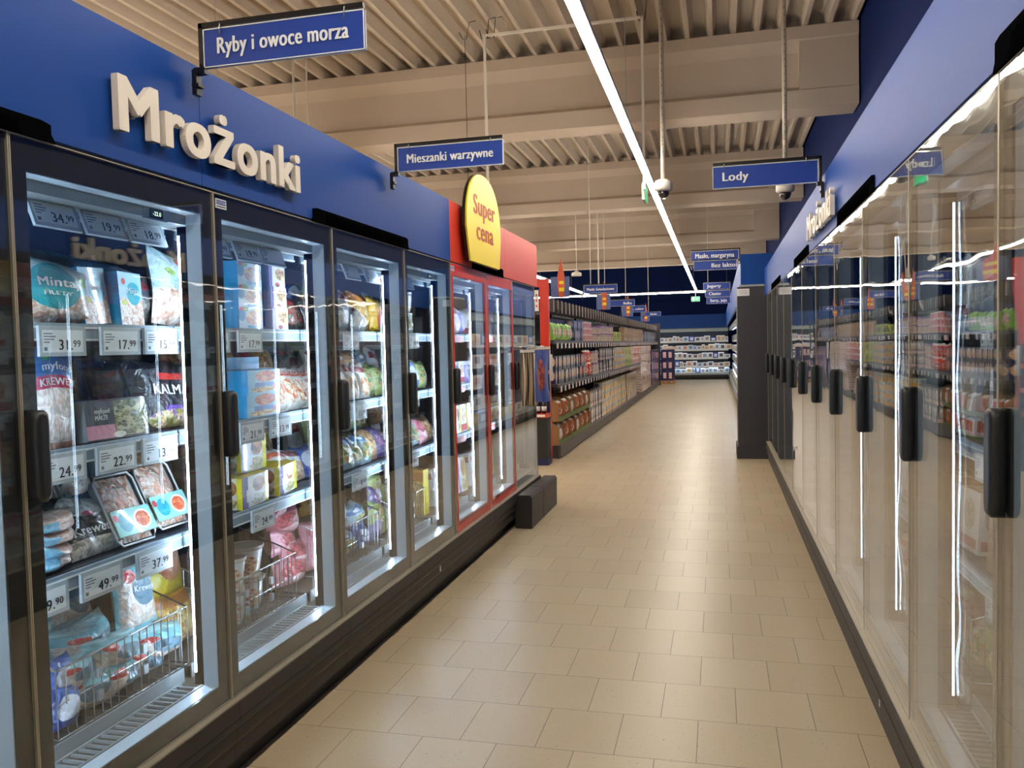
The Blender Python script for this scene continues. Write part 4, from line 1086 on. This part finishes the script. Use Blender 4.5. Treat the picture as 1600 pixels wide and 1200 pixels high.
# ------------------------------------------------------------------ bags hung at the end of the left row
def hung_bag(y, z0, z1, w, m, label, fold=9, turn=0., dep=.03, x=-1.55):
    b = MB(); nu, nv = 26, 10
    for sgn in (1, -1):
        n = len(b.v)
        for j in range(nv + 1):
            for i in range(nu + 1):
                u, v = i / nu, j / nv
                amp = dep * (.25 + .75 * math.sin(math.pi * min(1, v + .1)))
                xx = (u - .5) * w * (1 - .12 * math.sin(math.pi * v))
                yy = amp * .5 * math.sin(u * fold * math.pi * 2 + 2 * math.sin(3 * v)) * .6
                b.v.append((xx, yy + sgn * .006, (z1 - z0) * v + .01 * math.sin(6 * u)))
        for j in range(nv):
            for i in range(nu):
                a = n + j * (nu + 1) + i
                q = (a, a + 1, a + nu + 2, a + nu + 1); U = [(i / nu, j / nv), ((i + 1) / nu, j / nv), ((i + 1) / nu, (j + 1) / nv), (i / nu, (j + 1) / nv)]
                if sgn > 0: q = q[::-1]; U = U[::-1]
                b.face(q, m, U, True)
    t = put('shopping_bag', b.mesh('shopping_bag'), (x, y, z0), HP + turn, 0, label, 'shopping bag')
    b = MB(); b.box(-w / 2 - .004, w / 2 + .004, -.012, .012, z1 - z0 - .012, z1 - z0 + .012, M_letter)
    for u in (-.6, .6): b.tube([(w / 2 * u * .5, 0, z1 - z0), (w / 2 * u * .5, 0, z1 - z0 + .025)], .004, M_wire, 5)
    b.build('hem', t)
    b = MB()
    for s in (-1, 1): b.tube([(s * w * .49, -.012, z1 - z0 - .02), (s * w * .42, -.016, (z1 - z0) * .5), (s * w * .48, -.012, 0)], .004, M_letter, 5)
    b.build('seam', t)
    return t
m_kraft = pkg('kraft_bag', 'b59a70', [('r', .2, .5, .05, .5, '1c1a18'), ('r', .42, .5, .04, .5, '1c1a18'), ('r', .62, .5, .06, .5, '2a2622'), ('r', .85, .5, .05, .5, '1c1a18')], rough=.7, coat=0)
m_bluebag = pkg('blue_print_bag', '2b4ca8', [('e', .55, .5, .16, .3, ('c8402c', 'd8643c', '8a2c2c')), ('e', .3, .6, .06, .12, '5a7ac8')], rough=.4)
hung_bag(6.74, 1.0, 1.46, .30, m_kraft, 'folded kraft and black shopping bags hung beside the blue one', fold=3, turn=-.1)
hung_bag(7.2, 1.0, 1.48, .56, m_bluebag, 'blue shopping bag with a red print hung at the end of the left row', fold=2, turn=-.12)
t = thing('bag_rail', 'steel rail carrying the shopping bags on the dark end door', 'rail', (-1.6, 7.0, 1.5))
b = MB(); b.tube([(.05, -.42, -.005), (.05, .42, -.005)], .006, M_wire, 6); b.build('bar', t)
b = MB()
for y in (-.4, .4): b.tube([(.05, y, -.005), (-.048, y, -.005)], .006, M_wire, 6)
b.build('bracket', t)

# ------------------------------------------------------------------ red arch and display at the head of the shelving
t = thing('red_arch', 'bright red arch frame standing at the head of the left shelving', 'display frame', (-2.17, 10.45, 0))
b = MB(); b.box(-.06, .05, 0, .1, 0, 2.36, M_redf); b.build('post', t)
b = MB(); b.box(-1.3, -.06, 0, .1, 2.26, 2.36, M_redf); b.build('crossbeam', t)
b = MB(); b.box(-1.3, -1.19, 0, .1, 0, 2.26, M_redf); b.build('post', t)
b = MB(); b.box(-.12, -.07, -.02, -.001, 1.95, 2.22, M_white)
for i in range(3): b.box(-.105, -.085, -.0215, -.0205, 2.0 + i * .07, 2.03 + i * .07, M_red)
b.build('notice', t)
t = thing('bottle_display', 'tall navy and red cardboard display in front of the red arch', 'display', (-2.21, 10.2, 0))
m_navyc = mat('navy_cardboard', '1a2350', .6)
b = MB(); b.box(-.15, .13, -.12, .12, .0, .08, m_navyc); b.box(-.14, .12, -.11, .11, .08, .6, mat('dark_cardboard', '202022', .6)); b.build('stand', t)
for i in range(3):
    z = .6 + i * .27
    b = MB(); b.box(-.14, .12, -.12, .12, z, z + .05, M_red); b.box(-.12, .10, -.123, -.1205, z + .012, z + .04, M_white); b.box(-.14, .12, .09, .12, z + .05, z + .27, m_navyc); b.build('tray', t)
for i in range(3):
    for j in range(3):
        o = thing('sauce_bottle', 'dark bottle with a pale label in the navy and red display, ' + ('lowest', 'middle', 'top')[i] + ' tray, ' + ('left', 'middle', 'right')[j] + ' one', 'bottle', (-2.30 + .08 * j, 10.17, .65 + i * .27))
        b = MB(); b.lathe([(.03, 0), (.032, .1), (.03, .13), (.012, .155), (.012, .19)], mat('dark_bottle', '2c1c1c', .15, coat=.5), seg=12); b.lathe([(.0328, .03), (.0328, .09)], M_white, seg=12); b.build('body', o)
        b = MB(); b.lathe([(.013, .185), (.013, .205)], M_red, seg=10); b.build('cap', o)
b = MB(); b.box(-.115, .115, -.001, .0, 0, .34, M_white)
for i in range(5): b.box(-.08, .06 - .02 * (i % 2), -.002, -.0012, .05 + i * .055, .075 + i * .055, M_ink if i % 2 else M_bsign)
tagged(b.build('leaflet', loc=(-2.19, 10.445, 1.05)), 'white leaflet fixed to the red arch post', 'leaflet')

# ------------------------------------------------------------------ long shelving run on the left
GX, GY, GL, GN = -2.04, 10.72, 2.4, 8
def shelving(i):
    pass
m_lamp = M_ledw
proto = thing('shelving_unit', 'dark grey shelving unit of the left run, nearest to the freezers', 'shelving', (GX, GY, 0), HP)
b = MB(); b.box(0, GL, .03, .62, 0, .17, M_grey); b.box(0, GL, 0, .03, .02, .17, mat('kick_panel', '56504e', .5)); b.build('base', proto)
b = MB(); b.box(0, GL, .60, .62, .17, 2.13, M_grey); b.build('back_panel', proto)
for u in (.0, GL - .04):
    b = MB(); b.box(u, u + .04, .56, .60, .17, 2.13, M_black); b.build('upright', proto)
for z, dd in ((.985, .02), (1.565, .06)):
    b = MB(); b.box(0, GL, dd + .01, .59, z - .03, z, M_grey); s = b.build('shelf', proto); s['low'] = int(z < 1)
    b = MB(); b.box(0, GL, dd, dd + .01, z - .045, z, mat('rail_dark', '4c505c', .4)); b.build('price_rail', s)
    for k in range(8):
        b = MB(); price_tag(b, .16 + k * .3, z - .105, dd - .008, '', w=.09, h=.075)
        q = b.build('price_tag', s)
        q.data.materials[0] = M_rtag if (k % 2 == 0) else M_tag
b = MB(); b.box(0, GL, .32, .36, 1.97, 2.13, mat('top_panel', '2f2e33', .5)); b.build('header_board', proto)
for k in range(8):
    b = MB(); b.box(.1 + k * .3, .108 + k * .3, .08, .32, 1.95, 2.12, mat('divider_grey', '454448', .5)); b.box(.092 + k * .3, .116 + k * .3, .074, .081, 1.95, 2.12, mat('divider_edge', 'a8a098', .5)); b.build('divider', proto)
for i in range(1, GN):
    if i == 5:   # from here on the run has no middle shelf: tall stacks stand in it
        sh = [c for c in proto.children if c.name.startswith('shelf') and c['low']][0]
        keep = sh; sh.parent = None
    dup(proto, location=(GX, GY + GL * i, 0), label='dark grey shelving unit of the left run, %s along from the freezers' % ('second', 'third', 'fourth', 'fifth', 'sixth', 'seventh', 'farthest')[i - 1])
keep.parent = proto
b = MB(); b.box(-.05, .60, 0, .05, 0, 2.2, M_grey); o = b.build('end_panel', loc=(GX - .62 + .05, GY + GL * GN + .01, 0)); tagged(o, 'dark end panel closing the far end of the left shelving', 'end panel')

# packs on it
p_green = pkg('green_sweets_bag', '7cb83a', [('e', .5, .5, .36, .26, ('c84a7a', 'e8d8c0', '5a3c2c', 'f0c0d0')), ('r', .5, .05, .5, .07, 'b8d84a')], wrinkle=.6)
p_pinkc = pkg('pink_carton', 'e0b0a8', [('r', .5, .5, .3, .3, 'c84a50'), ('r', .5, .9, .5, .1, 'f0e0dc')], wrinkle=0)
p_greyc = pkg('grey_carton', '5c6a8c', [('e', .5, .6, .36, .3, ('e8ecf4', '8a9ac0', 'c8a070'), 6), ('r', .5, .15, .5, .12, '3c4664')], wrinkle=0)
p_mixc = pkg('patterned_carton', 'd0c0b0', [('e', .5, .45, .4, .36, ('a04838', 'f0e0d0', '3a3a5a', 'd89040'), 6), ('r', .5, .9, .5, .1, '8a6a9c')], wrinkle=0)
p_navyb = pkg('navy_window_pack', '24345a', [('e', .5, .58, .42, .36, ('e8b040', 'f4e0a0', 'c87828', 'd8dce4'), 6), ('r', .5, .12, .5, .12, '1c2848')], wrinkle=.3)
p_navyb2 = pkg('navy_white_pack', '24345a', [('e', .5, .58, .42, .36, ('f0e8e0', 'c8b8a8', 'b83828', 'e87838'), 6)], wrinkle=.3)
p_redb = pkg('red_window_bag', 'd23c1c', [('e', .5, .45, .36, .3, ('f0b060', 'f4e8d0', 'b82818', '8a3018'), 7), ('r', .5, .92, .5, .08, 'e8e0d0')], wrinkle=.6)
p_ybl = pkg('yellow_grey_carton', 'b8b49c', [('r', .5, .25, .5, .2, 'd8a43c'), ('e', .4, .65, .25, .2, '5a6a84')], wrinkle=0)
p_lime = pkg('lime_black_carton', 'b8c060', [('e', .5, .5, .22, .3, '2c3024')], wrinkle=0)
p_blw = pkg('black_white_carton', '2c2630', [('e', .5, .6, .34, .28, ('d8cec8', '8a6a5a', 'f0e8e0'), 6), ('r', .5, .15, .4, .1, 'd8a8a0')], wrinkle=0)
p_flour = pkg('pink_white_multipack', 'd8c2b4', [('r', .5, .5, .46, .4, ('e6d6ca', 'c8a090', 'f0e6de')), ('r', .5, .5, .5, .05, 'b88878')], wrinkle=0)
p_beige = pkg('beige_carton', 'b89c78', [('e', .5, .55, .4, .34, ('7a4030', 'f0e0c8', '3a3040', 'c88848'), 6)], wrinkle=0)
def gput(name, me, y, z, dep, label, cat, group, tilt=0):
    return put(name, me, (GX - dep, y, z), HP, tilt, label, cat, group)
def fill(y0, y1, z, m, w, h, d, tiers, name, label, cat, dep=.08, bag=False, gap=1.07, where=''):
    y = y0 + w / 2; k = 0
    n = max(1, int((y1 - y0) / (w * gap)))
    for i in range(n):
        for t_ in range(tiers):
            me = bag_mesh(w, h, d, m, (k % 3) * 1.3) if bag else box_mesh(w, h, d, m)
            gput(name, me, y + i * w * gap, z + t_ * h * (.92 if bag else 1.003), dep + d / 2 + R.uniform(0, .02), label, cat, label.split(',')[0] + 's ' + where, 0)
            k += 1
ZA, ZBs, ZC = 1.568, .988, .172
# top shelf
fill(10.75, 12.45, ZA, p_green, .165, .235, .09, 1, 'sweets_bag', 'lime green sweets bag, on the top shelf beside the red arch', 'snack bag', .07, True, where='on the top shelf')
b = MB(); b.box(-.85, .85, -.01, .01, 0, .31, m_navyc); b.box(-.1, .1, -.012, -.0105, .2, .24, M_white)
put('shelf_backer', b.mesh('shelf_backer'), (GX - .24, 11.6, ZA), HP, 0, 'navy card rising behind the lime green bags', 'display card')
fill(12.5, 13.35, ZA, p_greyc, .14, .155, .12, 2, 'carton', 'blue grey carton, beside the lime green bags on the top shelf', 'carton', where='on the top shelf')
fill(13.4, 14.3, ZA, p_pinkc, .14, .105, .12, 3, 'carton', 'pink carton, in three tiers on the top shelf', 'carton', where='on the top shelf')
fill(14.35, 15.5, ZA, p_mixc, .14, .13, .12, 2, 'carton', 'patterned carton, two tiers high on the top shelf', 'carton', where='on the top shelf')
b = MB(); b.box(-.6, .6, -.01, .01, 0, .36, mat('dark_green_card', '1e4a2c', .6)); put('shelf_backer', b.mesh('shelf_backer'), (GX - .24, 15.0, ZA), HP, 0, 'dark green card behind the patterned cartons', 'display card')
fill(15.55, 17.4, ZA, p_mixc, .16, .15, .12, 2, 'carton', 'tall patterned carton, past the dark green card on the top shelf', 'carton', where='on the top shelf')
fill(17.5, 18.9, ZA, p_lime, .17, .2, .12, 1, 'carton', 'lime and black carton, on the top shelf of the left run', 'carton', where='on the top shelf')
fill(19.3, 24.6, ZA, p_beige, .2, .16, .12, 2, 'carton', 'beige carton, on the far part of the top shelf', 'carton', where='on the top shelf')
fill(24.9, 29.5, ZA, p_greyc, .25, .3, .12, 1, 'carton', 'grey carton, at the far end of the top shelf', 'carton', where='on the top shelf')
# middle shelf
fill(10.75, 12.6, ZBs, p_navyb, .15, .185, .12, 2, 'biscuit_pack', 'navy pack with a golden window, on the middle shelf', 'biscuit pack', .04, where='on the middle shelf')
fill(12.65, 13.3, ZBs, p_navyb2, .15, .185, .12, 2, 'biscuit_pack', 'navy pack with a pale window, on the middle shelf', 'biscuit pack', .04, where='on the middle shelf')
fill(13.35, 14.1, ZBs, p_redb, .17, .22, .1, 2, 'snack_bag', 'red and orange snack bag, on the middle shelf', 'snack bag', .05, True, where='on the middle shelf')
fill(14.15, 14.9, ZBs, p_mixc, .16, .2, .12, 2, 'carton', 'brown patterned carton, right of the red snack bags', 'carton', .05, where='on the middle shelf')
fill(14.95, 17.2, ZBs, p_blw, .15, .22, .12, 2, 'carton', 'black and white carton, two tiers high on the middle shelf', 'carton', .05, where='on the middle shelf')
fill(17.25, 19.2, ZBs, p_ybl, .3, .148, .14, 3, 'carton', 'yellow and grey wide carton, three tiers high on the middle shelf', 'carton', .05, where='on the middle shelf')
fill(19.25, 20.8, ZBs, p_lime, .2, .22, .14, 2, 'carton', 'lime and black carton, on the middle shelf', 'carton', .05, where='on the middle shelf')
fill(20.85, 22.7, ZBs, p_pinkc, .2, .15, .14, 3, 'carton', 'pink carton, on the middle shelf before the tall stack', 'carton', .05, where='on the middle shelf')
# bottom: cardboard trays with bags
def tray(y, z, n, m, label, w=.44, h=.31):
    t = put('display_tray', MB().mesh('x'), (0, 0, 0), 0, 0, label, 'cardboard tray')
    bpy.data.objects.remove(t)
    t = thing('display_tray', label, 'cardboard tray', (GX + .0, y, z), HP)
    b = MB(); b.box(0, w, .02, .32, 0, .008, M_card); b.box(0, w, .31, .32, .008, h, M_card); b.build('tray_back', t)
    for u in (0, w - .008):
        b = MB(); b.prism([(.02, .008), (.31, .008), (.31, h), (.12, h), (.02, h * .75)], M_card, 'x', u, u + .008); b.build('tray_side', t)
    b = MB(); b.box(.008, w - .008, .02, .028, .008, .055, mat('green_tray_print', '5a7a40', .7), ); b.build('front_lip', t)
    for i in range(n):
        wd = (w - .03) / n
        gput('snack_bag', bag_mesh(wd * .95, h * .82, .09, m, i * 1.2), y + .015 + wd * (i + .5), z + .01, .09, 'printed snack bag sitting in a brown display tray on the bottom level', 'snack bag', 'snack bags in the brown trays')
lv = ('lower', 'upper')
for k in range(6):
    for j in range(2):
        m = (p_white, p_redb, p_redb)[(k + j) % 3]
        tray(10.74 + k * .46, ZC + j * .315, 2, m, 'brown display tray, %s tier, %s from the near end' % (lv[j], ('first', 'second', 'third', 'fourth', 'fifth', 'sixth')[k]))
fill(13.55, 15.2, ZC, p_blw, .17, .27, .14, 2, 'carton', 'black and grey tall carton, on the bottom level', 'carton', .04, where='on the bottom level')
fill(15.25, 19.4, ZC, p_ybl, .26, .155, .16, 4, 'carton', 'yellow and grey carton, stacked on the bottom level', 'carton', .04, where='on the bottom level')
fill(19.45, 21.8, ZC, p_beige, .26, .155, .16, 4, 'carton', 'beige carton, stacked on the bottom level', 'carton', .04, where='on the bottom level')
fill(22.78, 26.3, ZC, p_flour, .44, .14, .3, 9, 'multipack', 'pink white shrink wrapped multipack, in the tall floor stack', 'multipack', .005, where='in the tall stack')
m_purple = mat('purple_carton', '3c2460', .5)
p_purp2 = pkg('purple_display_side', '3c2460', [('e', .5, .5, .2, .3, ('8a5a9c', 'c0a0c8'))], wrinkle=0)
for i in range(4):
    gput('purple_box', box_mesh(.72, 1.12, .24, p_purp2, m_purple), 26.8 + i * .76, ZC, .13, 'tall purple display box past the multipack stack, %s from the near end' % ('first', 'second', 'third', 'fourth')[i], 'display box', None)
# pencil-shaped promotion flags on the run
for i, (y, s) in enumerate(((11.05, 1.0), (15.4, 1.0), (19.6, .9), (24.5, 1.0))):
    t = thing('shelf_flag', 'orange pencil-shaped flag with a pale blue board on the shelving, ' + ('nearest', 'second', 'third', 'farthest')[i], 'shelf flag', (GX - .02, y, 2.131))
    b = MB(); b.prism([(-.025, .02), (.035, .02), (.055, .17), (.052, .32), (.006, .55), (-.042, .32), (-.045, .17)], mat('flag_orange', 'd0603c', .5), 'y', -.003, .003)
    b.box(-.025, .047, -.0045, -.0035, .1, .15, M_yel); b.box(-.02, .042, -.0045, -.0035, .2, .24, M_yel); b.build('pencil_board', t)
    b = MB(); b.box(-.14, .12, .004, .008, .02, .3, mat('pale_blue_board', '5a6ca0', .4)); b.build('blue_board', t)
    b = MB(); b.tube([(0, .006, .02), (0, .006, -.15), (-.28, .006, -.16)], .006, M_black, 5); b.build('clip', t)

# pallet with boxes at the far end of the run
t = thing('pallet', 'wooden pallet standing at the far end of the left shelving', 'pallet', (-2.06, 30.6, 0))
for j in range(3):
    b = MB(); b.box(0, .5, .02 + j * .34, .12 + j * .34, 0, .02, M_wood)
    for u in (0, .2, .4): b.box(u, u + .1, .02 + j * .34, .12 + j * .34, .02, .1, M_wood)
    b.build('runner', t)
b = MB()
for j in range(6): b.box(0, .5, j * .14, j * .14 + .1, .1, .125, M_wood)
b.build('deck_board', t)
p_cup = pkg('navy_cup_print', '1c2052', [('r', .28, .5, .12, .28, 'e0b8b8'), ('r', .72, .5, .12, .28, 'e0b8b8')], wrinkle=0)
for j in range(3):
    o = put('cup_carton', box_mesh(.46, .375, .74, p_cup, mat('navy_carton', '1c2052', .6)), (-1.81, 31.0, .127 + j * .378), 0, 0, 'navy carton printed with cups on the pallet, ' + ('lowest', 'middle', 'topmost')[j], 'carton')
for j in range(5):
    put('butter_carton', box_mesh(.2, .09, .3, p_flour), (-2.32 + j * .205, 30.9, 1.264 if j > 1 else 1.264), 0, 0, 'small pinkish carton on top of the pallet load, %s from the left' % ('first', 'second', 'third', 'fourth', 'fifth')[j], 'carton') if j > 1 else None

# ------------------------------------------------------------------ chilled shelving on the back wall and on the right
M_cool = mat('cool_shelf_light', 'ffffff', .5, emit='dcecff', estr=9)
M_coolw = mat('cooler_liner', '9fb0b8', .5)
packs_far = [pkg('far_pack_%d' % i, c[0], [('r', .5, .5, .3, .3, c[1])], wrinkle=0) for i, c in enumerate((('eef0f0', '8a9ab8'), ('e8e4e0', 'c08a80'), ('f0f0f4', '5c5c68'), ('ece4d8', 'c8a070'), ('d8e4ec', '6c8cbc'), ('e8e8e8', '9a8a7a'), ('2c4ca0', 'e0e4f0')))]
def cooler(name_lab, x0, y0, rz, w, order):
    t = thing('open_cooler', name_lab, 'cooler', (x0, y0, 0), rz)
    b = MB(); b.box(0, w, .75, .8, .1, 2.05, M_inner); b.box(0, w, .1, .8, 1.98, 2.06, M_coolw); b.box(0, w, .0, .75, .22, .26, M_coolw); b.build('cabinet', t)
    b = MB(); b.prism([(-.03, .16), (0, .1), (.745, .1), (.745, .22), (.02, .22), (.0, .25), (-.03, .25)], M_grey, 'x', 0, w); b.box(0, w, .06, .7, 0, .1, M_dark); b.box(0, w, -.035, -.0305, .2, .28, M_alu); b.build('base', t)
    b = MB(); b.box(0, w, .0, .1, 1.93, 2.05, M_coolw); b.build('canopy', t)
    b = MB(); b.box(.02, w - .02, .1, .14, 1.95, 1.965, M_cool); b.build('light_tube', t)
    for k, z in enumerate((.52, .86, 1.2, 1.54)):
        b = MB(); b.box(0, w, .12, .74, z - .02, z, M_coolw); s = b.build('shelf', t)
        b = MB(); b.box(0, w, .11, .12, z - .045, z + .005, M_white); b.build('price_rail', s)
        b = MB(); b.box(.02, w - .02, .13, .15, z - .032, z - .022, M_cool); b.build('light_strip', s)
    return t
ordn = ('first', 'second', 'third', 'fourth', 'fifth', 'sixth', 'seventh', 'eighth', 'ninth')
cx = -2.6
cooler_x = []
for i in range(2):
    cooler('open chilled shelving on the back wall, %s unit' % ('left', 'right')[i], cx + 1.5 * i, 34.0, 0, 1.495, i)
dd = ('bottom', 'second', 'third', 'fourth', 'top')
for lv_, z in enumerate((.262, .522, .862, 1.202, 1.542)):
    x = cx + .04; i = 0
    while x < .3:
        w = R.choice((.13, .2, .24)); h = R.uniform(.15, .24); m = R.choice(packs_far)
        w_ = w - .01
        put('dairy_pack', box_mesh(w_, round(h, 2), .14, m), (x + w / 2, 34.24, z), 0, 0, 'small dairy pack on the %s level of the back wall cooler' % dd[lv_], 'dairy pack', 'dairy packs, back wall, %s level' % dd[lv_])
        x += w; i += 1
b = MB(); b.box(-16, .42, 34.0, 34.05, 2.07, 2.62, M_blue); tagged(b.build('header_panel'), 'blue header band above the back wall coolers', 'header panel')
b = MB(); b.box(-16, .42, 33.98, 34.8, 2.065, 2.07, M_alu); tagged(b.build('header_trim'), 'pale trim line under the blue back wall header', 'trim')

n = 12; seg = 1.8
for i in range(n):
    y1 = 11.55 + seg * (i + 1)
    cooler('open chilled shelving along the right beyond the dark end panel, %s unit' % (ordn + ('tenth', 'eleventh', 'twelfth'))[i], .42, y1, -HP, seg - .004, i)
for lv_, z in enumerate((.262, .522, .862, 1.202, 1.542)):
    y = 11.7; i = 0
    while y < 33:
        w = .5; m = packs_far[(i * 3 + lv_) % 7] if not (lv_ == 0 and i % 5 < 2) else pkg('yellow_dairy', 'e8d060', [('r', .5, .5, .3, .3, 'f0f0e0')], wrinkle=0)
        put('dairy_pack', box_mesh(.46, .18, .16, m), (.42 + (.18 if lv_ else .10), y + w / 2, z), -HP, 0, 'dairy pack on the %s level of the right open cooler' % dd[lv_], 'dairy pack', 'dairy packs, right cooler, %s level' % dd[lv_])
        y += w; i += 1
b = MB(); b.box(.29, .33, 11.52, 33.9, 2.07, 2.60, M_blue); tagged(b.build('header_panel'), 'blue header band above the open coolers on the right', 'header panel')
